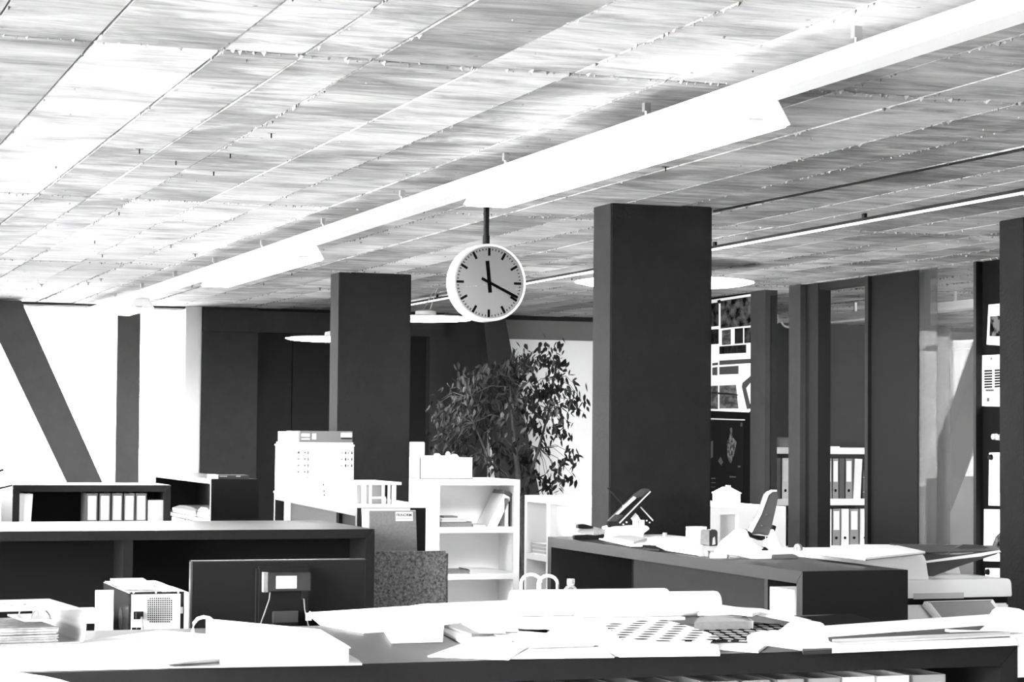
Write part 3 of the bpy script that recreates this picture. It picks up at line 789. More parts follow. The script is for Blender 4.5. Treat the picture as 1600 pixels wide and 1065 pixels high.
# white duct over that room and a looped cable
DX = 9.3
dz1, dz0 = Px(1365, 483, DX).z, Px(1365, 502, DX).z
dd = thing('white_duct', 'white duct under the ceiling of the room behind the partition', 'duct', (DX, 16.5, dz0))
obj('channel', B((DX, 15.2, max(dz0, Py(1325, 507, 18.0).z + .004)), (DX + .16, 19.6, dz1)), WHITE, dd)
obj('cover_strip', B((DX - .006, 15.2, (dz0 + dz1) / 2 + .01), (DX, 19.6, dz1 - .01)), WPLAST, dd)
for k in range(3): obj('hanger', B((DX + .06, 15.6 + k * 1.7, dz1), (DX + .08, 15.62 + k * 1.7, ZC)), STEEL, dd)
lc = Py(1231, 499, 17.4); lr = 12 * ppm(lc)
lp = thing('cable_loop', 'white looped cable hanging by the duct behind the left pane', 'cable', (lc.x, lc.y, lc.z - lr))
obj('loop', MB().tube([lc + Vector((math.cos(a) * lr, 0, math.sin(a) * lr)) for a in [math.radians(200 + 18 * k) for k in range(14)]], .009, 8), WPLAST, lp, smooth=True)
obj('socket_box', boxpx(1205, 491, 1216, 505, 17.4, .05), WPLAST, lp)
obj('stem', MB().tube([lc + Vector((lr * .9, 0, lr * .7)), (lc.x + lr * .9, lc.y, ZC)], .006, 6), WPLAST, lp)

# ================================================================== THINGS ON AND ABOUT THE FURNITURE
def rot_about(mb, c, ang, axis='Z'):
    return mb.xform(Matrix.Translation(Vector(c)) @ Matrix.Rotation(ang, 4, axis) @ Matrix.Translation(-Vector(c)))
def frame_mb(mb, o, ex, ey, ez=(0, 0, 1)):
    """place a mesh given in local axes at o with axes ex, ey, ez"""
    ex, ey, ez = Vector(ex).normalized(), Vector(ey).normalized(), Vector(ez).normalized()
    M = Matrix((ex, ey, ez)).transposed().to_4x4(); M.translation = Vector(o)
    return mb.xform(M)

# ---- architectural model on its base board
board = MB().prism([TM((-.02, -.03, .001)), TM((TW + .03, -.03, .001)), TM((TW + .03, TL - .1, .001)), TM((-.02, TL - .1, .001))], (0, 0, .012))
tag(obj('model_base_board', board, WPLAST), 'white base board under the building model on the dark cabinet', 'board')
MZ = TZ + .013
# tower block: corners found where its walls stand on the board
mY = 14.68
def tower_box(x0, x1, y0, y1, Y, dep): return boxpx(x0, y0, x1, y1, Y, dep)
fl = Py(461, 690, mY); fr = Py(553, 690, mY)
mdep = 0.0
# left face runs back from px 461 to px 430
k0, k1 = ray(461, 730), ray(430, 730)
mY1 = fl.x / (k1.x / k1.y)
mt = thing('building_model', 'white architectural model of a block of flats on the dark cabinet', 'model', ((fl.x + fr.x) / 2, (mY + mY1) / 2, MZ))
ztop = Py(500, 697, mY).z
body = obj('block', B((fl.x, mY, MZ), (fr.x, mY1, ztop)), WPLAST, mt)
obj('roof_slab', B((fl.x - .006, mY - .004, ztop), (fr.x + .004, mY1, ztop + .012)), WPLAST, mt)
obj('parapet', B((fl.x + .004, mY + .01, ztop + .012), (fr.x - .004, mY1 - .01, Py(500, 691, mY).z)), WPLAST, mt)
zr0, zr1 = Py(500, 691, mY).z, Py(500, 673, mY + .02).z
xr = Py(470, 680, mY).x
GREYM = mat('model_grey', .1, .7, .3)
rs = obj('roof_storey', B((xr, mY + .02, zr0), (fr.x - .006, mY1 - .15, zr1)), GREYM, mt)
for a, b, c, d in ((471, 484, 677, 682), (471, 484, 684.5, 686.5), (488, 494, 677, 686), (533, 550, 676, 683)):
    obj('roof_window', boxpx(a, c, b, d, mY + .017, .004), WPLAST, rs)
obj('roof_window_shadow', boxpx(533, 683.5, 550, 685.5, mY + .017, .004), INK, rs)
obj('terrace_block', B((fl.x + .01, mY + .05, zr0), (xr - .002, mY1 - .03, zr1 - .006)), WPLAST, mt)
wm = None
MODW = mat('model_window_shade', .035, .7, .3)
zr = [Py(500, y, mY).z for y in (707, 717, 727, 737, 747, 757)]
for r_, z in enumerate(zr):
    for px in (465, 475, 480.5):
        p = Py(px, 707, mY)
        if wm is None: wm = B((0, -.0015, -.008), (.014, 0, .008)); o = obj('window_opening', wm, MODW); wm = o.data; o.parent = body; o.location = Vector((p.x, mY, z)) - OFF[body.name]
        else: share('window_opening', wm, body, (p.x, mY, z), scale=(.6 if px > 480 else 1, 1, 1.4 if px > 480 else .55))
    if r_ < 3:
        for px in (533, 539, 543, 548.5):
            share('window_opening', wm, body, (Py(px, 707, mY).x, mY, z), scale=(.8, 1, .5 if px in (533, 543) else 1.2))
    for k in range(4):
        yy = mY + (mY1 - mY) * (.14 + .22 * k)
        share('window_opening', wm, body, (fl.x, yy, z), rot=(0, 0, -math.pi / 2), scale=(1.5, 1, .45))
# annex: lower wings in front of the tower and the flat-roofed hall
za = Py(560, 722, mY - .05).z
obj('stair_tower', B((fr.x + .001, mY + .1, MZ), (fr.x + .02, mY + .2, za)), WPLAST, mt)
hY = TA.y + .22
hp0, hp1 = Py(556, 770, hY), Py(618, 770, hY)
wY_ = 13.6
obj('low_wing', B((Py(494, 770, wY_).x, wY_, MZ), (Py(556, 770, wY_).x, mY - .002, Py(530, 752, wY_).z)), WPLAST, mt)
hall = obj('hall_core', B((Py(563, 770, hY).x, hY + .08, MZ), (Py(606, 770, hY).x, hY + .4, Py(590, 758, hY).z)), mat('model_translucent', .25, .5, .3), mt)
zh = Py(590, 757, hY).z
obj('hall_roof', B((hp0.x, hY - .03, zh), (Py(625, 760, hY).x, hY + .55, zh + .016)), WPLAST, mt)
for px in (566, 578, 598, 607, 613):
    q = Py(px, 770, hY); obj('hall_post', B((q.x, hY, MZ), (q.x + .012 + (.012 if px in (566, 613) else 0), hY + .02, zh)), WPLAST, mt)
for px in (604, 611): q = Py(px, 770, hY + .03); obj('hall_gap', B((q.x, hY + .03, MZ), (q.x + .004, hY + .036, zh - .005)), INK, mt)
obj('hall_rail', B((Py(580, 770, hY).x, hY + .01, Py(590, 776, hY).z), (Py(604, 770, hY).x, hY + .03, Py(590, 781, hY).z + .008)), WPLAST, mt)
for k, (px, py) in enumerate(((505, 757), (505.5, 767), (506, 773))):
    q = Py(px, py, wY_ - .004); obj('model_figure', B((q.x, wY_ - .004, q.z - .006), (q.x + .006, wY_, q.z + .006)), INK, mt)

# ---- portfolios leaning on the near end of that cabinet
pfY = TA.y - .06
def leaning(name, x0, y0, x1, y1, Y, th, m, label):
    a, b = Py(x0, y0, Y), Py(x1, y0, Y); zt = a.z
    lean = .10
    P = [(a.x, Y, zt), (b.x, Y, zt), (b.x + .02, Y - lean, .0), (a.x + .02, Y - lean, .0)]
    return tag(obj(name, MB().prism(P, (0, -th, 0)), m), label, 'portfolio')
leaning('portfolio', 565, 794, 640, 860, pfY - .02, .012, PAPER, 'white portfolio leaning behind the grey one at the cabinet end')
pf = thing('portfolio', 'large grey portfolio with a printed white label leaning on the cabinet end', 'portfolio', (Py(575, 800, pfY).x, pfY - .08, 0))
pa, pb = Py(575, 798, pfY - .05), Py(648, 798, pfY - .05)
zt = pa.z
P = [(pa.x, pfY - .05, zt), (pb.x, pfY - .05, zt), (pb.x + .02, pfY - .15, 0), (pa.x + .02, pfY - .15, 0)]
obj('cover', MB().prism(P, (0, -.022, 0)), GREYP, pf)
obj('edge_band', MB().prism([(pa.x, pfY - .052, zt), (pb.x, pfY - .052, zt), (pb.x, pfY - .052, zt + .004), (pa.x, pfY - .052, zt + .004)], (0, -.018, 0)), MIDCARD, pf)
la, lb_ = Py(618, 801, pfY - .074), Py(645, 801, pfY - .074)
zl0, zl1 = Py(630, 813.5, pfY - .074).z, Py(630, 799.5, pfY - .074).z
sl = .1 / zt
def ly(z): return pfY - .0725 - (zt - z) * sl
lbl = obj('label_sticker', MB().prism([(la.x, ly(zl1), zl1), (lb_.x, ly(zl1), zl1), (lb_.x, ly(zl0), zl0), (la.x, ly(zl0), zl0)], (0, -.0015, 0)), PAPER, pf)
def text_mesh(name, body, size, m, parent, o, ex, ey, bold=0.0, align='LEFT'):
    cu = bpy.data.curves.new(name, 'FONT'); cu.body = body; cu.size = size; cu.extrude = 0; cu.offset = bold; cu.align_x = align
    t = bpy.data.objects.new(name, cu); COL.objects.link(t)
    dg = bpy.context.evaluated_depsgraph_get(); me = bpy.data.meshes.new_from_object(t.evaluated_get(dg))
    bpy.data.objects.remove(t); bpy.data.curves.remove(cu)
    me.materials.clear(); me.materials.append(m)
    ob = bpy.data.objects.new(name, me); COL.objects.link(ob); ob.parent = parent
    ex, ey = Vector(ex).normalized(), Vector(ey).normalized(); ez = ex.cross(ey)
    M = Matrix((ex, ey, ez)).transposed().to_4x4(); M.translation = Vector(o) - OFF.get(parent.name, Vector())
    ob.matrix_basis = M
    OFF[ob.name] = OFF.get(parent.name, Vector())
    return ob
zt_ = zl0 + (zl1 - zl0) * .52
tx = text_mesh('lettering', 'FRINORM', .0215, INK, lbl, (la.x + .004, ly(zt_) - .0022, zt_), (1, 0, 0), (0, sl, 1), .0006)
zt_ = zl0 + (zl1 - zl0) * .25
obj('printed_line', MB().prism([(la.x + .006, ly(zt_) - .0018, zt_), (lb_.x - .006, ly(zt_) - .0018, zt_), (lb_.x - .006, ly(zt_) - .0018, zt_ + .004), (la.x + .006, ly(zt_) - .0018, zt_ + .004)], (0, -.0004, 0)), MIDCARD, lbl)

# ---- upholstered chair
chY = 11.62; c0, c1 = Py(578, 900, chY), Py(701, 900, chY); czt = Py(650, 861, chY).z
ch = thing('office_chair', 'speckled grey upholstered chair between the left counter and the white shelf', 'chair', ((c0.x + c1.x) / 2, chY + .25, 0))
obj('backrest', B((c0.x, chY, .52), (c1.x, chY + .055, czt)), FELT, ch, bevel=.014, smooth=True)
obj('seat', B((c0.x - .01, chY + .04, .42), (c1.x + .01, chY + .37, .48)), FELT, ch, bevel=.018, smooth=True)
mx_ = (c0.x + c1.x) / 2
obj('back_bar', MB().tube([(mx_, chY + .03, .54), (mx_, chY + .06, .46), (mx_, chY + .2, .41)], .018, 8), BLACK, ch)
for x in (c0.x + .02, c1.x - .05):
    for y in (chY + .07, chY + .33): obj('leg', B((x, y, 0), (x + .025, y + .025, .42)), BLACK, ch)

# ---- things on and in the white shelf unit
bxY = UY + .25
bx = thing('white_storage_box', 'white box with a handle hole and clutter on the white shelf unit', 'box', (Py(697, 740, bxY).x, bxY + .1, uz))
q0, q1 = Py(656, 730, bxY), Py(739, 730, bxY); qz = Py(700, 714.5, bxY).z
for nm_, b_ in (('front', B((q0.x, bxY, uz), (q1.x, bxY + .006, qz))), ('back', B((q0.x, bxY + .3, uz), (q1.x, bxY + .306, qz))), ('side', B((q0.x, bxY, uz), (q0.x + .006, bxY + .3, qz))), ('side', B((q1.x - .006, bxY, uz), (q1.x, bxY + .3, qz))), ('base', B((q0.x, bxY, uz), (q1.x, bxY + .3, uz + .006)))):
    obj(nm_, b_, PAPER, bx)
obj('grip_hole', boxpx(663, 716, 677, 721, bxY - .002, .003), MIDCARD, bx)
obj('print_mark', boxpx(706, 740, 716, 742.5, bxY - .002, .003), MIDCARD, bx)
obj('lid_flap', B((Py(678, 715, bxY).x, bxY + .02, qz), (Py(718, 715, bxY).x, bxY + .28, qz + .012)), PAPER, bx)
for px, hh, rr in ((684, .02, .03), (701, .035, .022), (711, .015, .03)):
    q = Py(px, 713, bxY + .08)
    obj('paper_scrap', MB().lathe([(0, 0), (rr, 0), (rr * .9, hh * .6), (rr * .4, hh), (0, hh)], (q.x, bxY + .1, qz + .012), n=9), PAPER2, bx)
cY = UY + .62
q0, q1 = Py(641, 700, cY), Py(664, 700, cY)
tag(obj('pale_board', B((q0.x - .06, cY, uz), (q1.x, cY + .06, Py(650, 690, cY).z)), mat('pale_grey_card', .42, .7, .3), bevel=.006), 'pale grey board standing behind the white box beside the farther column', 'board')
def shelf_book(name, label, m, x0, x1, zb, yt, yoff=.05, tilt=0, cover=None, grp='books in the white shelf unit', dep=.2):
    Y = UY + yoff; a, b = Py(x0, 800, Y), Py(x1, 800, Y); zt = Py((x0 + x1) / 2, yt, Y).z
    t = thing(name, label, 'book', (a.x, Y, zb), grp)
    obj('cover', MB().box((a.x, Y, zb), (a.x + .004, Y + dep, zt)).box((b.x - .004, Y, zb), (b.x, Y + dep, zt)).box((a.x, Y, zb), (b.x, Y + .004, zt)), m, t)
    obj('pages', B((a.x + .004, Y + .004, zb + .003), (b.x - .004, Y + dep - .005, zt - .004)), PAPER2, t)
    return t
t = shelf_book('standing_book', 'slim black book at the right side of the upper white shelf', DCOVER, 796, 801.5, SH1, 776)
t = shelf_book('standing_book', 'white book standing beside the slim black one', PAPER2, 788, 795, SH1, 778)
# leaning binder
lbk = binder(Py(762, 822, UY + .05).x, UY + .05, SH1 + .002, 'pale binder with dark top leaning to the right in the white shelf', 'books in the white shelf unit', WCOVER, tilt=math.radians(27), sx=.95, sz=1.0, lab=False, hole=False)
ob = obj('dark_cap', B((0, -.003, BH - .03), (BW, BD, BH + .002)), DCOVER); ob.parent = lbk
def flat_book(name, label, cat, x0, x1, y0, y1, Y, dep, m, grp=None, zb=None):
    a, b = Py(x0, y1, Y), Py(x1, y1, Y); z1 = Py((x0 + x1) / 2, y0, Y).z; z0 = zb if zb is not None else a.z
    t = thing(name, label, cat, ((a.x + b.x) / 2, Y + dep / 2, z0), grp)
    obj('cover', MB().box((a.x, Y, z0), (b.x, Y + dep, z0 + (z1 - z0) * .12)).box((a.x, Y, z1 - (z1 - z0) * .12), (b.x, Y + dep, z1)), m, t)
    obj('pages', B((a.x + .004, Y + .004, z0 + (z1 - z0) * .12), (b.x - .004, Y + dep - .004, z1 - (z1 - z0) * .12)), PAPER2 if m is not GREYP else GREYP, t)
    return z1
z1 = flat_book('lying_book', 'thick grey book lying at the bottom left of the upper white shelf', 'book', 688.5, 738, 814.5, 823, UY + .03, .24, GREYP, 'books in the white shelf unit', SH1)
z1 = flat_book('lying_book', 'white book lying on the thick grey one', 'book', 690, 729, 809, 814.5, UY + .04, .22, PAPER, 'books in the white shelf unit', z1)
flat_book('lying_book', 'thin dark booklet on top of the lying books', 'book', 693, 716, 806, 809, UY + .06, .18, GREYP, 'books in the white shelf unit', z1)
flat_book('lying_book', 'thin booklet lying below the leaning binder', 'book', 739, 760, 819, 823, UY + .03, .22, MIDCARD, 'books in the white shelf unit', SH1)
z1 = flat_book('lying_folder', 'dark folder lying on the lower white shelf', 'folder', 690, 735, 891, 896, UY + .03, .28, GREYP, None, SH2)
a_, b_ = Py(733, 893, UY + .03), Py(801, 893, UY + .03)
tag(obj('paper_sheaf', MB().prism([(a_.x, UY + .03, SH2 + .001), (b_.x, UY + .03, SH2 + .001), (b_.x, UY + .03, SH2 + .012), ((a_.x * .4 + b_.x * .6), UY + .03, SH2 + .03), (a_.x, UY + .03, SH2 + .036), (a_.x + .01, UY + .03, SH2 + .022)], (0, .28, 0)), PAPER2), 'bent sheaf of papers on the lower white shelf', 'paper')
# books in the niche of the white counter
ny = (yn + wy1) / 2
for k, (w_, lb) in enumerate(((.26, 'lowest white book in the niche of the white counter'), (.24, 'middle white book in the niche of the white counter'), (.2, 'top white book in the niche of the white counter'))):
    t = thing('lying_book', lb, 'book', (wx0 + .15, ny, nz + .001 + .028 * k), 'books in the counter niche')
    zb_ = nz + .001 + .028 * k
    obj('cover', MB().box((wx0 + .03, ny - .14, zb_), (wx0 + .03 + w_, ny + .14, zb_ + .004)).box((wx0 + .03, ny - .14, zb_ + .022), (wx0 + .03 + w_, ny + .14, zb_ + .026)), PAPER, t)
    obj('pages', B((wx0 + .035, ny - .135, zb_ + .004), (wx0 + .025 + w_, ny + .135, zb_ + .022)), PAPER2, t)
# little paper house on the white counter
hY_ = wy0 + .5
ha, hb = Py(1125, 775, hY_), Py(1157, 775, hY_)
hs = thing('paper_house', 'small white model house standing on the white counter below the posters', 'model', ((ha.x + hb.x) / 2, hY_, WZ))
zA, zB = Py(1141, 771, hY_).z, Py(1141, 763, hY_).z
zA = max(zA, WZ + .02); zB = max(zB, zA + .03)
obj('walls', MB().prism([(ha.x, hY_, WZ), (hb.x, hY_, WZ), (hb.x, hY_, zA), ((ha.x + hb.x) / 2, hY_, zB), (ha.x, hY_, zA)], (0, .12, 0)), PAPER, hs)
for s in (0, 1):
    x_ = ha.x - .006 if s == 0 else hb.x + .006; mxh = (ha.x + hb.x) / 2
    obj('roof', MB().prism([(x_, hY_ - .006, zA), (mxh, hY_ - .006, zB + .004), (mxh, hY_ - .006, zB + .01), (x_, hY_ - .006, zA + .006)], (0, .13, 0)), PAPER2, hs)
obj('chimney', B((mxh - .014, hY_ + .02, zB - .01), (mxh + .014, hY_ + .05, zB + .022)), MIDCARD, hs)

# ---- left far cabinet: books on top, clutter inside
kz = KN.z
a_, b_ = Py(331, 745, 17.22), Py(341, 745, 17.22)
tag(obj('white_block', B((a_.x, 17.22, kz), (b_.x, 17.4, Py(336, 741, 17.22).z)), PAPER), 'small white pad on the corner of the small dark cabinet', 'pad')
a_, b_ = Py(342, 745, 17.25), Py(389, 745, 17.25)
t = thing('lying_book', 'dark flat book with pale marks lying on the small dark cabinet', 'book', (a_.x, 17.3, kz))
zz = Py(365, 742, 17.25).z
obj('cover', B((a_.x, 17.25, kz), (b_.x, 17.5, zz)), DCOVER, t)
for u0, u1 in ((343, 355), (369, 376)): obj('spine_mark', boxpx(u0, 743, u1, 744.5, 17.248, .003), PAPER2, t)
kx = KN.x
def kbox(name, lab, px0, px1, py0, py1, dep, m, cat):
    a = Px(px1, py1, kx + .04); b = Px(px0, py0, kx + .04)
    return a, b
ksz = Px(300, 806, kx + .02).z
obj('shelf', B((kx + .01, 17.24, ksz - .03), (KX1 - .02, 19.66, ksz)), DARK, bpy.data.objects['side_cabinet.002'])
for k, (p0, p1, yt, lb) in enumerate(((270, 306, 790, 'clear plastic case at the left inside the small dark cabinet'), (309, 327, 792, 'clear plastic case at the right inside the small dark cabinet'))):
    ya, yb = Px(p1, 800, kx + .05).y, Px(p0, 800, kx + .05).y; zt_ = Px((p0 + p1) / 2, yt, kx + .05).z
    t = thing('display_case', lb, 'case', (kx + .15, (ya + yb) / 2, ksz), 'display cases in the small dark cabinet')
    obj('tray', B((kx + .05, ya, ksz), (kx + .3, yb, ksz + .02)), WPLAST, t)
    obj('lid', MB().prism([(kx + .05, ya, ksz + .02), (kx + .05, yb, ksz + .02), (kx + .05, yb, zt_ - .03), (kx + .05, ya + (yb - ya) * .7, zt_), (kx + .05, ya + (yb - ya) * .2, zt_), (kx + .05, ya, zt_ - .02)], (.25, 0, 0)), glass_mat('case_plastic', .55, 1.6, .1, .25), t)
    obj('rim', B((kx + .045, ya, ksz + .02), (kx + .05, yb, ksz + .035)), WPLAST, t)
for k, (p0, p1, lb) in enumerate(((268, 288, 'white carton below the left plastic case'), (290, 307, 'white carton in the middle below the plastic cases'), (309, 328, 'white carton below the right plastic case'))):
    ya, yb = Px(p1, 808, kx + .05).y, Px(p0, 808, kx + .05).y
    tag(obj('carton', B((kx + .05, ya, ksz - .33), (kx + .3, yb, ksz - .045)), PAPER, bevel=.004), lb, 'carton', 'white cartons in the small dark cabinet')
obj('shelf', B((kx + .01, 17.24, ksz - .36), (KX1 - .02, 19.66, ksz - .331)), DARK, bpy.data.objects['side_cabinet.002'])

# ---- desk lamp cut by the left picture edge
lmY = SY - .25
q = Py(8, 772, lmY)
dl = thing('tilted_panel_lamp', 'white slanting lamp head with black arm at the left picture edge', 'lamp', (q.x - .35, lmY, 0))
P = [Py(-60, 790, lmY), Py(-60, 778, lmY), Py(19, 759.5, lmY), Py(20, 775, lmY)]
obj('lamp_head', MB().prism(P, (0, .16, 0)), WPLAST, dl)
P = [Py(-60, 777.5, lmY), Py(-60, 775.5, lmY), Py(19, 757, lmY), Py(19, 759, lmY)]
obj('rim', MB().prism(P, (0, .17, 0)), BLACK, dl)
obj('arm', MB().tube([Py(6, 733, lmY), Py(-40, 752, lmY), Py(-70, 780, lmY)], .009, 8), BLACK, dl)
bq = Py(-70, 780, lmY)
obj('pole', MB().tube([bq, (bq.x, bq.y, .02)], .012, 8), BLACK, dl)
obj('foot', MB().lathe([(0, 0), (.14, 0), (.13, .025), (0, .03)], (bq.x, bq.y, 0), n=20), BLACK, dl)
ap = Py(30, 755, SY + .2)
tag(obj('paper_stack', B((ap.x - .15, SY + .15, SZ), (ap.x + .2, SY + .45, SZ + .01)), PAPER), 'thin pile of papers on the low binder shelf', 'paper')

# ---- computer tower seen from behind
pcY = 6.55
c0 = Py(202, 925, pcY); c1 = Py(284, 925, pcY)
kx_ = ray(161, 930); pcY1 = c0.x / (kx_.x / kx_.y); pz = c0.z
pc = thing('computer_tower', 'black computer tower turned with its metal back to the camera', 'computer', ((c0.x + c1.x) / 2, (pcY + pcY1) / 2, DZ))
obj('case', B((c0.x, pcY + .004, DZ), (c1.x + .012, pcY1, pz)), BLACKG, pc, bevel=.004)
bp_ = obj('back_plate', B((Py(206, 925, pcY).x, pcY - .002, DZ + .01), (Py(282, 925, pcY).x, pcY + .004, Py(240, 928, pcY).z)), mat('bare_steel', .7, .5, .4), pc)
holes = MB()
for i in range(12):
    for j in range(12):
        if (i in (0, 11) and j in (0, 11)): continue
        px, py = 231.5 + i * 3.3, 934.5 + j * 3.3
        a = Py(px, py, pcY - .0025); s_ = .0019
        holes.box((a.x - s_, pcY - .0035, a.z - s_), (a.x + s_, pcY - .002, a.z + s_))
o = obj('fan_grille', holes, INK, bp_); o['kind'] = 'stuff'
sk = obj('power_socket', boxpx(209, 955, 224, 967, pcY - .006, .004), BLACK, bp_)
obj('power_plug', boxpx(213, 957, 222, 966, pcY - .022, .016), BLACK, sk)
a = Py(221, 963, pcY - .02)
obj('power_lead', MB().tube([a, a + Vector((.003, -.004, -.03)), a + Vector((.003, 0, -.10)), (a.x + .01, a.y + .005, DZ + .01)], .004, 6), METAL, sk)
for k in range(2): obj('slot', boxpx(206 + k * 8, 980, 213 + k * 8, 984, pcY - .003, .002), INK, bp_)
for px in (209, 244, 279): q = Py(px, 925.5, pcY); obj('screw', MB().lathe([(0, 0), (.0035, 0), (.003, .003), (0, .003)], (q.x, pcY + .004, q.z), (0, -1, 0), 10), METAL, pc)
obj('latch', boxpx(281, 948, 286, 958, pcY - .004, .006), METAL, pc)
obj('side_badge', MB().lathe([(0, 0), (.035, 0), (.035, .002), (0, .002)], (c0.x, pcY + .14, pz - .09), (-1, 0, 0), 20), BLACK, pc)
# papers on the tower
t = thing('loose_papers', 'loose curled papers lying on top of the computer tower', 'paper', ((c0.x + c1.x) / 2, pcY + .2, pz))
e0 = Py(176, 905, pcY + .3)
obj('sheet', MB().prism([(c0.x + .0, pcY + .1, pz + .001), (c1.x - .05, pcY + .06, pz + .001), (c1.x - .045, pcY + .34, pz + .001), (c0.x + .005, pcY + .36, pz + .001)], (0, 0, .006)), PAPER2, t)
obj('sheet', MB().add([(c0.x - .01, pcY + .2, pz + .022), (c1.x - .07, pcY + .1, pz + .016), (c1.x - .06, pcY + .33, pz + .02), (c0.x + .01, pcY + .42, pz + .014), (c0.x - .01, pcY + .2, pz + .008), (c1.x - .07, pcY + .1, pz + .008), (c1.x - .06, pcY + .33, pz + .008), (c0.x + .01, pcY + .42, pz + .008)], [(0, 1, 2, 3), (4, 7, 6, 5), (0, 4, 5, 1), (1, 5, 6, 2), (2, 6, 7, 3), (3, 7, 4, 0)]), PAPER, t)
# white folders beside the tower
a_, b_ = Py(150, 940, pcY - .12), Py(177.5, 940, pcY - .12)
t = thing('white_folder', 'white folder standing upright against the left of the computer tower', 'folder', (a_.x, pcY - .1, DZ))
obj('cover', B((a_.x, pcY - .12, DZ), (b_.x, pcY - .105, Py(164, 922, pcY - .12).z)), PAPER, t)
obj('sticker', boxpx(167, 926, 176, 950, pcY - .1225, .002), MIDCARD, t)
a_, b_ = Py(288, 940, pcY), Py(297.5, 940, pcY)
tag(obj('white_board', B((a_.x, pcY, DZ), (b_.x, pcY + .3, Py(292, 926, pcY).z)), PAPER), 'white upright board between computer tower and monitor', 'board')
a_, b_ = Py(120, 965, pcY + .1), Py(150, 965, pcY + .1)
tag(obj('white_tray', B((a_.x - .1, pcY + .1, Py(135, 974, pcY + .1).z), (b_.x + .03, pcY + .35, Py(135, 959, pcY + .1).z)), PAPER2), 'pale tray beside the computer tower behind the lying binder', 'tray')
tag(obj('tray_riser', B((a_.x - .08, pcY + .12, DZ), (b_.x + .02, pcY + .33, Py(135, 974, pcY + .1).z)), BLACK), 'black riser under the pale tray beside the computer tower', 'riser')

# ---- monitor seen from behind
mnY = 6.50
a, b = Py(298.5, 930, mnY), Py(571, 930, mnY); zt = Py(430, 874.5, mnY).z
mo = thing('computer_monitor', 'black flat monitor seen from behind with a labelled power box', 'monitor', ((a.x + b.x) / 2, mnY + .03, DZ))
zb_ = DZ + .06
obj('panel', B((a.x + .003, mnY, zb_), (b.x - .003, mnY + .03, zt - .003)), BLACK, mo)
RIM = mat('grey_bezel_edge', .018, .35, .5)
obj('bezel', MB().box((a.x, mnY + .012, zb_), (a.x + .004, mnY + .035, zt)).box((b.x - .004, mnY + .012, zb_), (b.x, mnY + .035, zt)).box((a.x, mnY + .002, zt - .004), (b.x, mnY + .035, zt)), RIM, mo)
obj('screen', B((a.x + .01, mnY + .03, zb_ + .01), (b.x - .01, mnY + .034, zt - .012)), BLACKG, mo)
h0, h1 = Py(401, 930, mnY - .03), Py(486, 930, mnY - .03)
hump = obj('rear_housing', B((h0.x, mnY - .03, zb_ + .01), (h1.x, mnY, Py(440, 884, mnY - .03).z)), BLACK, mo, bevel=.008)
pbx = obj('power_box', boxpx(419, 894, 486, 923, mnY - .06, .03), BLACKG, mo, bevel=.003)
obj('rating_label', boxpx(431.5, 899.5, 463.5, 919, mnY - .0612, .002), PAPER, pbx)
obj('box_flank', boxpx(412, 894, 419, 925, mnY - .055, .028), GREYP, pbx)
st = obj('stand_neck', boxpx(427, 955, 466, 990, mnY - .05, .03), BLACK, mo, bevel=.003)
obj('stand_head', boxpx(427, 954.5, 466, 972, mnY - .056, .01), mat('dark_grey_plastic', .03, .4, .5), st)
obj('stand_base', B((h0.x - .02, mnY - .1, DZ), (h1.x + .05, mnY + .12, DZ + .015)), BLACK, mo, bevel=.005)
for pts in (((422, 925), (421, 935), (416, 950), (408, 972), (404, 985)), ((475, 935), (476, 950), (478, 960), (484, 985))):
    obj('cable', MB().tube([Py(x, y, mnY - .065) for x, y in pts], .002, 6), GREYP, mo)
obj('plug', boxpx(473, 923, 482, 936, mnY - .06, .02), BLACK, mo)
obj('cable_tag', boxpx(478, 957, 487, 969, mnY - .07, .004), PAPER, mo)

# ---- bottle and wire chair behind the papers
bY = 5.66; q = Py(892, 904, bY)
bt = thing('small_bottle', 'small clear bottle with a pale cap behind the paper rolls', 'bottle', (q.x, bY, FZ))
u = ppm(q); hB = q.z - FZ
PET = glass_mat('bottle_plastic', .75, 1.5, .08, .08)
obj('body', MB().lathe([(0, 0), (12.5 * u, 0), (12.5 * u, hB - 22 * u), (12 * u, hB - 18 * u), (8 * u, hB - 12 * u), (4.5 * u, hB - 9 * u), (4.5 * u, hB - 6 * u)], (q.x, bY, FZ), n=20), PET, bt, smooth=True)
obj('liquid', MB().lathe([(0, .002), (11 * u, .002), (11 * u, hB - 19 * u), (0, hB - 19 * u)], (q.x, bY, FZ), n=20), mat('pale_liquid', .6, .3, .5), bt)
cp = obj('cap', MB().lathe([(0, hB), (6 * u, hB), (6.2 * u, hB - 6 * u), (0, hB - 6 * u)], (q.x, bY, FZ), n=16), mat('bottle_cap_grey', .2, .5, .3), bt)
obj('cap_ring', MB().lathe([(5 * u, hB - 7 * u), (6 * u, hB - 7 * u), (6 * u, hB - 8.5 * u), (5 * u, hB - 8.5 * u)], (q.x, bY, FZ), n=16), PAPER2, cp)
wY = 9.0
wq = thing('wire_chair', 'white wire chair with two arched back loops behind the paper rolls', 'chair', (Py(842, 900, wY).x, wY - .2, 0))
for x0, x1, yt, dy in ((814, 845, 897, 0), (841, 871, 899, -.03)):
    A0, B0 = Py(x0, 925, wY + dy), Py(x1, 925, wY + dy); tz = Py((x0 + x1) / 2, yt, wY + dy).z
    pts = [(A0.x, wY + dy, .45)]
    for k in range(9):
        w = math.pi * (1 - k / 8); cxm = (A0.x + B0.x) / 2; rr = (B0.x - A0.x) / 2
        pts.append((cxm + rr * math.cos(w), wY + dy, tz - rr * .8 + rr * .8 * math.sin(w)))
    pts.append((B0.x, wY + dy, .45))
    obj('back_loop', MB().tube(pts, .0075, 8), WPLAST, wq, smooth=True)
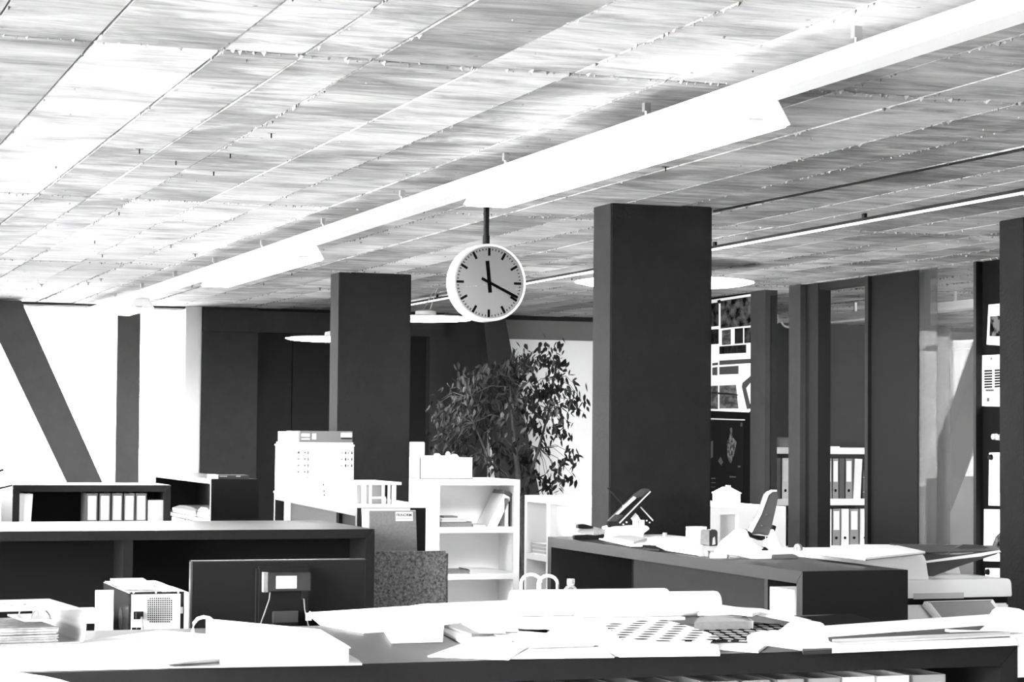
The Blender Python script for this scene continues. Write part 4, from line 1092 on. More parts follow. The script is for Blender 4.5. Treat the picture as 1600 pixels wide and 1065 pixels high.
xa_, xb_ = Py(812, 925, wY).x, Py(872, 925, wY).x
obj('seat', B((xa_ - .12, wY - .42, .43), (xb_ + .12, wY + .01, .455)), WPLAST, wq, bevel=.01)
for x in (xa_ - .1, xb_ + .09):
    for y in (wY - .4, wY - .03): obj('leg', MB().tube([(x, y, .43), (x, y, 0)], .01, 8), WPLAST, wq)

# ================================================================== FRONT COUNTER: PAPERS, BINDERS, ROLLS, TRIMMER
Z0 = FZ + .001
# lever-arch binder lying on its side at the left
LBH = .082
o_ = Pz(130, 1008, Z0 + .012)
pf_ = Pz(128, 950, Z0 + .012 + LBH); pb_ = Pz(50, 927, Z0 + .012 + LBH)
ey = Vector((pb_.x - pf_.x, pb_.y - pf_.y, 0)).normalized(); ex = Vector((-ey.y, ey.x, 0))   # ex: away from the spine
pz_ = Vector((pf_.x, pf_.y, Z0 + .012))
lb = thing('lever_arch_binder', 'thick grey-white lever arch binder lying flat at the left edge, open end showing', 'binder', pz_)
def LB(mb): return frame_mb(mb, pz_, ex, ey)
Lw, Ld = .29, .32
obj('cover', LB(MB().box((0, 0, LBH - .003), (Lw, Ld, LBH)).box((0, 0, 0), (Lw, Ld, .003))), mat('pale_binder_board', .3, .6, .3), lb)
arc = []
for k in range(9):
    a = math.pi * (k / 8) - math.pi / 2
    arc.append((-.012 * math.cos(a) - .0, LBH / 2 + LBH / 2 * math.sin(a)))
spo = [(x, 0, z) for x, z in arc]; spi = [(x + .003, 0, LBH / 2 + (z - LBH / 2) * .93) for x, z in arc][::-1]
obj('spine', LB(MB().prism(spo + spi, (0, Ld, 0))), mat('pale_binder_board', .3, .6, .3), lb)
pg = MB()
random.seed(21)
for k in range(11):
    z = .004 + k * .0032; dx = random.uniform(-.003, .004)
    pg.box((.055 + dx, .006 + random.uniform(-.004, .004), z), (.27, Ld - .01, z + random.uniform(.0014, .0028)))
o = obj('pages', LB(pg), mat('binder_page_edges', .3, .8, .2, var=.5, scale=30), lb); o['kind'] = 'stuff'
rg = obj('ring_mechanism', LB(B((.05, .07, .048), (.12, .25, .052))), STEEL, lb)
for y in (.1, .22):
    pts = [(.075 + .024 * math.cos(a), y, .05 + .024 * math.sin(a)) for a in [math.pi * k / 8 for k in range(9)]]
    obj('ring', LB(MB().tube(pts, .002, 6)), METAL, rg)
for k, (x, y) in enumerate(((.1, .1), (.1, .16), (.14, .13), (.14, .2), (.18, .17))):
    obj('rivet', LB(MB().lathe([(0, 0), (.006, 0), (.004, .0025), (0, .003)], (x, y, LBH), n=10)), METAL, lb)

# large sheets below it
t = thing('drawing_sheets', 'broad white drawing sheets spread at the left end of the front counter', 'paper', Pz(150, 1030, Z0))
obj('sheet', poly([(-60, 1008), (6, 1043), (330, 1036), (322, 990), (250, 984), (130, 1000), (0, 1003)], Z0, .009), PAPER, t)
obj('sheet', poly([(-60, 1004), (10, 1030), (300, 1022), (300, 992), (180, 998)], Z0 + .009, .002), PAPER, t)
obj('bent_corner', MB().loft([Pz(200, 1001, Z0 + .012), Pz(216, 993, Z0 + .012), Pz(222, 996, Z0 + .012), Pz(212, 1002, Z0 + .012)], [Pz(206, 997, Z0 + .02), Pz(216, 991, Z0 + .02), Pz(220, 993, Z0 + .02), Pz(212, 998, Z0 + .02)]), PAPER, t)
# open file with a ring
ZO = Z0 + .0115
t = thing('open_file', 'thick open white file with a loop of wire, left of the middle on the counter', 'file', Pz(440, 1020, ZO))
obj('cover', poly([(262, 1041), (566, 1036), (560, 1030), (500, 996), (330, 1000)], ZO, .004), mat('pale_binder_board', .3, .6, .3), t)
hi = [Pz(322, 967, ZO + .046), Pz(500, 984, ZO + .040), Pz(545, 1009, ZO + .038), Pz(345, 1020, ZO + .03)]
lo = [Vector((p.x, p.y, ZO + .004)) for p in hi]
obj('pages', MB().loft(lo, hi), PAPER, t)
hi2 = [p + Vector((0, 0, .002)) for p in hi]; hi2[2] = hi2[2] + Vector((.004, -.004, -.006))
obj('top_sheet', MB().loft(hi, hi2), PAPER, t)
obj('left_leaf', MB().loft([Pz(262, 1039, ZO + .004), Pz(345, 1034, ZO + .004), Pz(322, 1003, ZO + .004), Pz(252, 1010, ZO + .004)], [Pz(262, 1037, ZO + .012), Pz(345, 1026, ZO + .02), Pz(322, 998, ZO + .02), Pz(252, 1007, ZO + .01)]), PAPER, t)
rc = Pz(322, 1000, ZO + .01); Yr = rc.y
pts = [Py(x, y, Yr) for x, y in ((303, 1000), (301, 985), (303, 973), (309, 966), (318, 963.5), (327, 965), (333, 970), (336, 980))]
obj('wire_loop', MB().tube(pts, .0042, 8), WPLAST, t, smooth=True)

# big plans and paper rolls
t = thing('plan_sheets', 'large white plans lying across the back of the counter under the paper rolls', 'paper', Pz(760, 970, Z0))
obj('sheet', poly([(484, 956), (500, 969), (568, 982), (690, 974), (870, 990), (1040, 980), (1050, 950), (830, 944), (640, 946)], Z0, .012), PAPER, t)
obj('sheet', poly([(560, 958), (700, 968), (900, 975), (1030, 965), (1030, 946), (830, 936), (660, 943)], Z0 + .012, .008), PAPER, t)
obj('block', poly([(600, 975), (694, 972), (692, 990), (612, 992)], Z0 + .0, .02), PAPER, t)
obj('bent_edge', MB().loft([Pz(484, 956, Z0 + .012), Pz(500, 969, Z0 + .012), Pz(497, 972, Z0 + .012), Pz(482, 958, Z0 + .012)], [Pz(484, 954, Z0 + .016), Pz(500, 966, Z0 + .016), Pz(497, 969, Z0 + .016), Pz(482, 957, Z0 + .016)]), PAPER, t)
def roll(name, pa, pb, ztop_px, label, Yc, r, zc):
    A = Vector((Py(*pa, Yc).x, Yc, zc)); Bv = Vector((Py(*pb, Yc - .02).x, Yc - .02, zc))
    d = (Bv - A); L = d.length
    t = thing(name, label, 'paper roll', ((A + Bv) / 2) - Vector((0, 0, r)), 'rolled plans on the front counter')
    obj('outer_sheet', MB().lathe([(r * .8, 0), (r * .97, 0), (r, .006), (r, L - .012), (r * .96, L - .004), (r * .85, L), (r * .8, L - .01), (r * .8, 0)], A, d, 36), PAPER, t, smooth=True)
    obj('inner_coil', MB().lathe([(r * .35, .004), (r * .6, .004), (r * .6, L - .008), (r * .35, L - .008), (r * .35, .004)], A, d, 24), PAPER2, t, smooth=True)
    fl_ = A.lerp(Bv, .5); ax = d.normalized(); cr_ = ax.cross(Vector((0, 0, 1))).normalized()
    return t
zr_ = Z0 + .0205
rA = .036; YA = 5.62
roll('paper_roll', (800, 940), (1043, 940), 0, 'larger white paper roll lying behind, left of the smaller roll', YA, rA, zr_ + rA)
rB = .034; YB = 5.54
roll('paper_roll', (900, 955), (1122, 955), 0, 'smaller white paper roll reaching farthest right on the counter', YB, rB, zr_ + rB - .0)
t = thing('roll_support', 'low stack of white sheets under the two paper rolls', 'paper', Pz(1000, 985, Z0))
a_ = Py(860, 980, YB); b_ = Py(1060, 980, YB)
obj('sheet', B((a_.x, YB - .045, Z0 + .0125), (b_.x, YA + .04, zr_)), PAPER, t)

# papers in the middle
t = thing('grey_booklets', 'grey edged booklets sticking out left under the middle papers', 'booklet', Pz(730, 990, Z0))
obj('booklet', poly([(692, 985), (727, 1003), (800, 1000), (760, 972), (700, 972)], Z0, .008), PAPER2, t)
obj('booklet', poly([(694, 976), (737, 990), (800, 986), (790, 968), (735, 970)], Z0 + .008, .007), GREYP, t)
obj('booklet', poly([(722, 972), (745, 984), (810, 984), (800, 966), (740, 968)], Z0 + .015, .004), PAPER, t)
t = thing('folded_sheets', 'fanned white sheets at the counter front edge, right of the open file', 'paper', Pz(780, 1015, Z0))
obj('sheet', poly([(668, 1024), (795, 1029), (840, 1000), (870, 988), (780, 985), (735, 1000)], Z0, .003), PAPER, t)
obj('sheet', poly([(798, 1028), (960, 1026), (935, 1006), (840, 1005)], Z0, .002), PAPER2, t)
obj('sheet', poly([(830, 1004), (938, 1004), (1000, 992), (960, 975), (850, 978), (760, 987)], Z0 + .006, .006), PAPER, t)
obj('grey_fold', poly([(742, 980), (785, 976), (790, 988), (750, 988)], Z0 + .016, .002), PAPER2, t)
obj('thin_book', poly([(832, 1004), (930, 1003), (928, 1007), (826, 1010)], Z0 + .003, .004), MIDCARD, t)
t = thing('white_sheets', 'white sheets under the dotted print at the counter front', 'paper', Pz(1050, 1010, Z0))
obj('sheet', poly([(968, 1021), (1125, 1019), (1122, 1008), (1100, 998), (920, 985), (930, 1003)], Z0, .008), PAPER, t)
obj('sheet', poly([(880, 975), (960, 995), (975, 1002), (1110, 1001), (1100, 990), (940, 965)], Z0 + .008, .006), PAPER, t)
DOTS = dots_mat('dotted_print', .85, .008, 15.0, 17.0, .30)
DOTS2 = dots_mat('dark_check_print', .012, .3, 30.0, 16.0, .36)
tag(obj('dotted_print', poly([(934, 968), (974, 1000), (1110, 1001), (1126, 995), (1078, 978), (1040, 968)], Z0 + .0145, .002), DOTS), 'white sheet printed with rows of dark dots in front of the rolls', 'print')
tag(obj('checked_print', poly([(1060, 978), (1112, 1000), (1185, 1000), (1262, 990), (1230, 976), (1180, 972)], Z0 + .009, .003), DOTS2), 'dark checked print between the dotted sheet and the paper trimmer', 'print')
obj('under_sheet', poly([(1105, 1010), (1185, 1016), (1200, 1005), (1190, 998), (1110, 999)], Z0 + .0, .006), PAPER2, bpy.data.objects['white_sheets'])
t = thing('dark_book', 'dark book lying behind the smaller paper roll', 'book', Pz(1140, 980, Z0))
bp = [(1085, 972), (1174, 970), (1164, 962), (1095, 960)]
obj('cover', poly([(x, y) for x, y in bp], Z0 + .0115, .02), GREYP, t)
obj('pages', poly([(1176, 971.5), (1178, 970), (1168, 962), (1166, 963)], Z0 + .0125, .018), PAPER2, t)
t = thing('paper_pile', 'pile of pale folders reaching right from behind the smaller roll', 'paper', Pz(1180, 965, Z0))
obj('folder', poly([(1090, 958), (1180, 957), (1250, 970), (1268, 968), (1190, 950), (1105, 945)], Z0 + .034, .006), PAPER2, t)
obj('sheet', poly([(1090, 949), (1175, 958), (1188, 954), (1120, 943), (1090, 942)], Z0 + .041, .008), PAPER, t)
obj('support', poly([(1100, 962), (1160, 962), (1160, 955), (1105, 952)], Z0, .034), GREYP, t)
# dark board behind the trimmer
tag(obj('dark_board', poly([(1235, 964), (1330, 958), (1378, 972), (1400, 985), (1260, 985)], Z0, .016), mat('dark_board_card', .012, .9, .0)), 'dark flat board lying on the counter behind the paper trimmer', 'board')

# rolling paper trimmer
tm = thing('paper_trimmer', 'white rolling paper trimmer with long rail at the right of the front counter', 'paper trimmer', Pz(1400, 1010, Z0))
obj('base_plate', poly([(1255, 1016), (1586, 1003), (1560, 975), (1480, 968), (1240, 980)], Z0, .010), mat('dark_cutting_mat', .02, .7, .2), tm)
obj('front_ruler', poly([(1300, 1016), (1590, 1004), (1586, 995), (1300, 1006)], Z0 + .010, .006), WPLAST, tm)
obj('clamp_strip', poly([(1300, 1004), (1580, 991), (1576, 986), (1300, 998)], Z0 + .016, .004), PAPER2, tm)
# rail
ra, rbv = Pz(1285, 986, Z0 + .05), Pz(1578, 965, Z0 + .05)
rd = (rbv - ra).normalized(); rn = Vector((-rd.y, rd.x, 0))
obj('rail', MB().prism([ra - rn * .012 - Vector((0, 0, .013)), ra + rn * .012 - Vector((0, 0, .013)), ra + rn * .012 + Vector((0, 0, .008)), ra + rn * .004 + Vector((0, 0, .013)), ra - rn * .012 + Vector((0, 0, .01))], rbv - ra), WPLAST, tm)
# cutting head and left block
q = Pz(1245, 1008, Z0)
Yh = Pz(1270, 1019, Z0).y
prof = [(1180, 1006), (1181, 995), (1195, 989), (1232, 987), (1246, 975), (1262, 971), (1285, 972), (1292, 980), (1296, 1003), (1312, 1005), (1314, 1016), (1270, 1019), (1240, 1014)]
hd = obj('cutting_head', MB().prism([Py(x, y, Yh) for x, y in prof], (0, .05, 0)), WPLAST, tm, bevel=.003, smooth=True)
# right block
Yb = Pz(1585, 992, Z0).y
prof = [(1562, 986), (1566, 958), (1574, 951), (1592, 950), (1606, 956), (1606, 988)]
obj('end_block', MB().prism([Py(x, y, Yb) for x, y in prof], (0, .06, 0)), WPLAST, tm, bevel=.004, smooth=True)
obj('hinge_arm', MB().prism([Py(x, y, Yb + .02) for x, y in ((1486, 984), (1540, 986), (1562, 968), (1562, 980), (1556, 992), (1486, 988))], (0, .03, 0)), WPLAST, tm)
obj('slider', MB().prism([Py(x, y, Yb - .01) for x, y in ((1540, 994), (1600, 990), (1600, 1008), (1592, 1010), (1588, 996), (1540, 1000))], (0, .04, 0)), WPLAST, tm)
# white box beside the counter end
bY_ = 5.0
bxa = Py(1587, 1030, bY_)
tag(obj('white_carton', B((FX1 + .02, bY_, Py(1594, 1058, bY_).z), (FX1 + .4, bY_ + .4, Py(1594, 999, bY_).z)), PAPER), 'white carton right of the front counter at the picture edge', 'carton')
tag(obj('carton_stand', B((FX1 + .02, bY_ + .01, 0), (FX1 + .4, bY_ + .4, Py(1594, 1058, bY_).z)), DARK), 'dark low stand under the white carton at the right picture edge', 'stand')
# round white table close to the camera, only its rim in view
rz = 1.13; q = Pz(0, 1046, rz); 
tbl = thing('round_table', 'white round table top just entering the bottom left corner', 'table', (q.x - .42, q.y - .33, 0))
c_ = Vector((q.x - .42, q.y - .33, 0)); R_ = math.hypot(.42, .33)
obj('top', MB().lathe([(0, rz - .025), (R_ - .01, rz - .025), (R_, rz - .012), (R_, rz - .004), (R_ - .006, rz), (0, rz)], c_, n=48), WHITE, tbl, smooth=True)
obj('column', MB().tube([c_ + Vector((0, 0, .02)), c_ + Vector((0, 0, rz - .025))], .035, 12), BLACK, tbl)
obj('foot', MB().lathe([(0, 0), (.3, 0), (.29, .02), (0, .03)], c_, n=32), BLACK, tbl)

# ================================================================== THINGS ON THE SIDE CABINET
ZR = RZ + .001
# papers
t = thing('desk_papers', 'scattered white papers around the hole punch on the side cabinet', 'paper', Pz(1000, 848, ZR))
obj('sheet', poly([(936, 841), (985, 852), (1062, 852), (1075, 838), (1010, 832), (950, 833)], ZR, .004), PAPER, t)
obj('sheet', poly([(1010, 846), (1040, 858), (1092, 866), (1095, 850), (1078, 838), (1020, 836)], ZR + .004, .004), PAPER, t)
obj('sheet', poly([(952, 839), (990, 846), (1010, 840), (975, 834)], ZR + .004, .01), PAPER2, t)
tag(obj('black_marker_case', poly([(1003, 855.5), (1030, 857.5), (1024, 851.5), (1004, 851)], ZR + .004, .008), BLACK), 'small flat black case on the papers before the hole punch', 'case')
q = Pz(1039, 838, ZR + .008)
tag(obj('pen_cap_standing', MB().lathe([(0, 0), (3.6 * ppm(q), 0), (3.4 * ppm(q), 6 * ppm(q)), (0, 6 * ppm(q))], q, n=14), MIDCARD), 'tiny grey cap standing right of the hole punch', 'cap')
# stapler
def px_prism(pts, Y, dep): return MB().prism([Py(x, y, Y) for x, y in pts], (0, dep, 0))
sY = Pz(920, 842, ZR).y
stp = thing('stapler', 'small dark and silver stapler at the far left of the side cabinet', 'stapler', Pz(922, 843, ZR))
obj('base', px_prism([(897, 839), (898, 836), (945, 834), (945, 838), (940, 842.5), (899, 842.5)], sY, .03), BLACK, stp, bevel=.002)
obj('magazine', px_prism([(905, 826), (930, 823), (946, 827), (946, 834), (930, 837), (906, 832)], sY, .03), METAL, stp, bevel=.002)
obj('handle', px_prism([(903, 825), (904, 819), (914, 818.5), (927, 822), (927, 825.5), (915, 826.5)], sY - .002, .034), BLACK, stp, bevel=.002)
obj('hinge', px_prism([(928, 826), (937, 826), (937, 835), (928, 836)], sY - .004, .038), GREYP, stp)
# heavy hole punch with two crossing levers
hY2 = 10.14
hp_ = thing('hole_punch', 'large black hole punch with two raised crossing levers on the side cabinet', 'hole punch', Pz(985, 838, ZR))
obj('base', px_prism([(953, 824), (960, 822), (1012, 821), (1016, 826), (1006, 833), (1005, 844), (956, 844), (958, 833)], hY2 - .01, .12), WPLAST, hp_, bevel=.004)
lv = obj('lever', px_prism([(950, 814.5), (966, 815.5), (1014, 768), (1020, 767.5), (1021, 769), (975, 822), (971, 828), (953, 825)], hY2 + .0, .03), BLACKG, hp_, bevel=.003)
obj('lever_top', px_prism([(951, 814), (993, 772), (1006, 763), (1014, 763), (1017, 767), (968, 815)], hY2 + .03, .03), mat('lever_top_painted_sheen', .05, .2, .6), lv, bevel=.003)  # grey stands in for light reflected off the black lever top
obj('painted_lever_shine', px_prism([(962, 803), (990, 775), (994, 777), (993, 779), (966, 803.5)], hY2 + .026, .003), CHROME_SHINE, lv)  # pale strip painted as the highlight on the lever
obj('lever_groove', px_prism([(967, 804), (993, 780), (1001, 776), (1005, 778), (978, 804)], hY2 + .027, .003), BLACK, lv)
obj('painted_edge_shine', px_prism([(967.5, 816), (1016, 767), (1017, 768), (968.5, 817.5)], hY2 - .002, .003), CHROME_SHINE, lv)  # pale line painted as the shine along the lever edge
lv2 = obj('lever', px_prism([(951, 762), (957, 760.5), (967, 764), (1000, 791), (1021, 813), (1018, 822), (1011, 823), (998, 806), (974, 788)], hY2 + .075, .03), BLACKG, hp_, bevel=.003)
obj('painted_edge_shine', px_prism([(999, 791), (1000.5, 790), (1021, 812), (1020, 814)], hY2 + .072, .003), CHROME_SHINE, lv2)  # painted edge highlight of the second lever
for x, y, dY, par in ((974, 819, -.004, lv), (979, 815.5, -.004, lv), (1010.5, 813, .07, lv2), (1015, 816, .07, lv2)):
    q = Py(x, y, hY2 + dY); obj('rivet', MB().lathe([(0, 0), (.0045, 0), (.0035, .004), (0, .004)], q, (0, -1, 0), 10), CHROME_SHINE, par)
for x0, x1, y0, y1 in ((991, 997, 812, 822), (1000, 1007, 812, 822)):
    obj('spring', boxpx(x0, y0, x1, y1, hY2 + .03, .02), CHROME_SHINE, hp_, )
obj('pivot', px_prism([(988, 808), (993, 801), (997, 805), (1001, 812), (992, 814)], hY2 + .025, .03), CHROME_SHINE, hp_)
# cup
cq = Pz(1088, 864, ZR); u = ppm(cq)
cu = thing('paper_cup', 'white cup standing left of the self-inking stamp', 'cup', cq)
obj('body', MB().lathe([(0, 0), (16.5 * u, 0), (17.5 * u, 6 * u), (16 * u, 40 * u), (15.6 * u, 41 * u), (15 * u, 40 * u), (15.5 * u, 6 * u), (0, 3 * u)], cq, n=32), WPLAST, cu, smooth=True)
obj('rim', MB().lathe([(15 * u, 40 * u), (16.4 * u, 40 * u), (16.4 * u, 41.5 * u), (15 * u, 41.5 * u)], cq, n=32), WPLAST, cu)
# self-inking stamp
sq = Pz(1108, 869, ZR); u = ppm(sq); sy_ = sq.y
sp_ = thing('self_inking_stamp', 'dark self-inking stamp between the cup and the white eraser', 'stamp', sq)
obj('frame', px_prism([(1095.5, 869), (1095.5, 852), (1121, 852), (1121, 866), (1118, 869), (1115, 869), (1115, 860), (1101, 860), (1101, 869)], sy_, .035), mat('clear_grey_plastic', .3, .25, .5), sp_, bevel=.001)
obj('body', px_prism([(1094, 829), (1096, 827), (1109, 828), (1109, 853), (1094, 849)], sy_ - .008, .05), GREYP, sp_, bevel=.003)
obj('window_side', px_prism([(1109, 830), (1111, 827), (1119, 827), (1121.5, 830), (1121.5, 852), (1109, 853)], sy_ - .004, .042), BLACKG, sp_, bevel=.002)
obj('silver_bar', px_prism([(1114, 840), (1117, 838), (1118, 850), (1113, 851)], sy_ - .006, .003), METAL, sp_)
obj('ink_pad', px_prism([(1101.5, 868.5), (1101.5, 861), (1106, 861), (1106, 868.5)], sy_ + .004, .02), PAPER, sp_)
# eraser
eq = Pz(1122, 873, ZR)
tag(obj('eraser', poly([(1109, 866), (1110, 862.5), (1137, 862), (1136.5, 866)], ZR, .016), PAPER, bevel=.002), 'white block eraser at the foot of the stamp', 'eraser')
# big stapler with white base
bY2 = Pz(1200, 872, ZR).y
bs_ = thing('heavy_stapler', 'large grey stapler with tall raised arm and white base on the side cabinet', 'stapler', Pz(1195, 872, ZR))
obj('arm', px_prism([(1175, 835), (1172, 832), (1190, 800), (1201, 770), (1208, 766), (1215, 767), (1217.5, 773), (1213, 795), (1203, 837), (1190, 834)], bY2 + .02, .05), mat('dark_grey_plastic2', .06, .4, .5), bs_, bevel=.006, smooth=True)
obj('arm_edge', px_prism([(1170, 829), (1187, 800), (1198, 770), (1206, 765), (1214, 765), (1214, 767.5), (1207, 768), (1201, 773), (1190, 803), (1175, 832)], bY2 + .016, .012), WPLAST, bs_)
for x, y in ((1198.5, 804), (1191, 821)): q = Py(x, y, bY2 + .012); obj('screw', MB().lathe([(0, 0), (.004, 0), (.003, .008), (0, .008)], q + Vector((0, .008, 0)), (0, -1, 0), 10), METAL, bs_)
obj('anvil_block', px_prism([(1166, 826), (1176, 835), (1202, 838), (1211, 829), (1213, 822), (1209, 820), (1203, 838), (1190, 844), (1177, 839)], bY2 + .03, .04), BLACK, bs_)
obj('base', px_prism([(1124, 865), (1135, 846), (1160, 826), (1167, 827), (1173, 842), (1184, 853), (1200, 857), (1206, 834), (1209, 826), (1225, 862), (1247, 866), (1247, 872), (1180, 874), (1150, 867)], bY2, .06), WPLAST, bs_, bevel=.003)
obj('grip', px_prism([(1207, 866), (1240, 865), (1248, 869), (1246, 874.5), (1206, 875)], bY2 - .006, .07), mat('rubber_grey', .09, .6, .3), bs_, bevel=.003)
obj('spring_wire', MB().tube([Py(1196, 838, bY2 + .03), Py(1197, 852, bY2 + .03), Py(1199, 858, bY2 + .03)], .002, 6), METAL, bs_)
obj('black_foot', px_prism([(1190, 858), (1196, 854), (1201, 858), (1199, 859.5), (1191, 859.5)], bY2 - .002, .03), BLACK, bs_)
tag(obj('crumpled_bag', MB().loft([Pz(1128, 868, ZR), Pz(1155, 872, ZR), Pz(1158, 862, ZR), Pz(1135, 858, ZR)], [Pz(1136, 860, ZR + .02), Pz(1150, 862, ZR + .02), Pz(1152, 856, ZR + .015), Pz(1140, 855, ZR + .015)]), MIDCARD), 'small crumpled grey wrapper left of the large stapler', 'wrapper')
# tape roll and small white bottle at the right
tq = Pz(1247, 866, ZR); u = ppm(tq)
rt = thing('tape_roll', 'small upright roll of tape behind the stapler grip', 'tape', tq)
obj('tape', MB().lathe([(4.5 * u, -.006), (8.5 * u, -.006), (8.5 * u, .006), (4.5 * u, .006), (4.5 * u, -.006)], tq + Vector((0, 0, 8.5 * u)), (1, .25, 0), 24), GREYP, rt, smooth=True)
obj('core', MB().lathe([(3.6 * u, -.005), (4.5 * u, -.005), (4.5 * u, .005), (3.6 * u, .005), (3.6 * u, -.005)], tq + Vector((0, 0, 8.5 * u)), (1, .25, 0), 24), PAPER2, rt, smooth=True)
fq = Pz(1256, 869, ZR)
gb = thing('glue_bottle', 'tiny white glue bottle at the right end of the side cabinet clutter', 'bottle', fq)
obj('body', MB().lathe([(0, 0), (4.6 * u, 0), (4.6 * u, 6.5 * u), (2.4 * u, 8 * u), (0, 8 * u)], fq, n=16), WPLAST, gb, smooth=True)
obj('nozzle', MB().lathe([(0, 8 * u), (2 * u, 8 * u), (1.2 * u, 14 * u), (0, 14 * u)], fq, n=12), WPLAST, gb, smooth=True)

# ================================================================== COPIER
pY = 8.35
cpx = thing('photocopier', 'white photocopier with raised document feeder and tilted touch panel', 'copier', (Py(1460, 950, pY).x, pY + .35, 0))
x0_ = RX1 + .06
lidz0, lidz1 = Py(1500, 933, pY).z, Py(1500, 905, pY).z
xr_ = Py(1582, 930, pY).x
obj('body', B((x0_, pY + .02, .05), (xr_ - .005, pY + .62, lidz0 - .03)), mat('pale_copier_plastic', .88, .4, .5), cpx, bevel=.008)
obj('seam', B((x0_ + .005, pY + .025, lidz0 - .03), (xr_ - .01, pY + .61, lidz0)), BLACK, cpx)
lid = obj('scanner_lid', MB().prism([(x0_, pY, lidz0), (xr_, pY, lidz0), (xr_ - .004, pY, lidz1 - .015), (xr_ - .014, pY, lidz1), (x0_, pY, lidz1)], (0, .6, 0)), WPLAST, cpx, bevel=.004)
obj('lid_grip', boxpx(1428, 926, 1506, 935, pY - .004, .006), PAPER2, lid)
# document feeder
fY = pY + .06
prof = [(1270, 905), (1272, 868), (1280, 863), (1440, 862), (1447, 872), (1454, 917), (1454, 930), (1270, 930)]
fd = obj('document_feeder', px_prism(prof, fY, .42), WPLAST, cpx, bevel=.005)
fz = Py(1350, 862, fY).z
tl = [Pz(1272, 862, fz + .012), Pz(1352, 871, fz + .012), Pz(1446, 861, fz + .012), Pz(1395, 850, fz + .012), Pz(1330, 850, fz + .012)]
obj('feeder_cover', MB().prism(tl, (0, 0, -.008)), WPLAST, fd)
lo_ = [Pz(1272, 864, fz + .004), Pz(1352, 873.5, fz + .004), Pz(1446, 863.5, fz + .004), Pz(1395, 853, fz + .004), Pz(1330, 853, fz + .004)]
obj('cover_edge', MB().prism([p - Vector((0, 0, .001)) for p in lo_], (0, 0, -.004)), GREYP, fd)
# dark paper tray rising to the right
DT = mat('dark_tray_plastic', .05, .35, .5)
tray = obj('paper_tray', px_prism([(1443, 862), (1447, 878), (1452, 902), (1500, 884), (1556, 866), (1562, 862), (1562, 858.5), (1500, 866), (1470, 866)], fY + .05, .01), DT, cpx)
T_ = [Py(1440, 863, fY + .05), Py(1562, 859, fY + .05), Py(1556, 852, fY + .32), Py(1390, 849, fY + .32)]
obj('tray_floor', MB().loft([p - Vector((0, 0, .006)) for p in T_], T_), DT, tray)
obj('tray_lip', px_prism([(1447, 876), (1530, 864), (1562, 859), (1564, 862), (1532, 869), (1448, 879)], fY + .045, .005), WPLAST, tray)
obj('tray_guide', MB().prism([Py(x, y, fY + .2) for x, y in ((1490, 857), (1506, 850), (1530, 851), (1548, 856))], (0, .01, 0)), DT, tray)
obj('tray_support', px_prism([(1478, 893), (1498, 885), (1502, 900), (1470, 905)], fY + .1, .05), WPLAST, cpx)
obj('feeder_slope', MB().loft([Vector((Py(1454, 918, fY).x, fY + .03, lidz1)), Vector((Py(1560, 905, fY).x, fY + .03, lidz1)), Vector((Py(1560, 905, fY).x, fY + .45, lidz1)), Vector((Py(1454, 918, fY).x, fY + .45, lidz1))],
    [Vector((Py(1454, 905, fY).x, fY + .1, lidz1 + .03)), Vector((Py(1520, 905, fY).x, fY + .1, lidz1 + .012)), Vector((Py(1520, 905, fY).x, fY + .42, lidz1 + .012)), Vector((Py(1454, 905, fY).x, fY + .42, lidz1 + .03))]), WPLAST, cpx)
# touch panel
tpY = pY - .14
P4 = [Py(1443, 938, tpY + .09), Py(1552, 935, tpY + .09), Py(1572, 966, tpY), Py(1470, 968, tpY)]
nrm_ = (P4[1] - P4[0]).cross(P4[3] - P4[0]).normalized()
if nrm_.y > 0: nrm_ = -nrm_
tp = obj('touch_panel', MB().prism(P4, -nrm_ * .03), WPLAST, cpx, bevel=.004)
def mixp(u, v): return P4[0].lerp(P4[1], u).lerp(P4[3].lerp(P4[2], u), v)
obj('screen', MB().prism([mixp(.07, .12), mixp(.93, .12), mixp(.95, .9), mixp(.05, .9)], nrm_ * .0012), mat('screen_painted_reflection', .3, .25, .4), tp)  # lighter grey stands in for light reflected in the screen
obj('screen_rim', MB().prism([mixp(.045, .08), mixp(.955, .08), mixp(.955, .115), mixp(.045, .115)], nrm_ * .001), GREYP, tp)
obj('panel_bracket', B((P4[3].x - .02, tpY + .02, P4[3].z - .12), (P4[2].x - .04, pY + .03, P4[3].z - .035)), WPLAST, cpx)

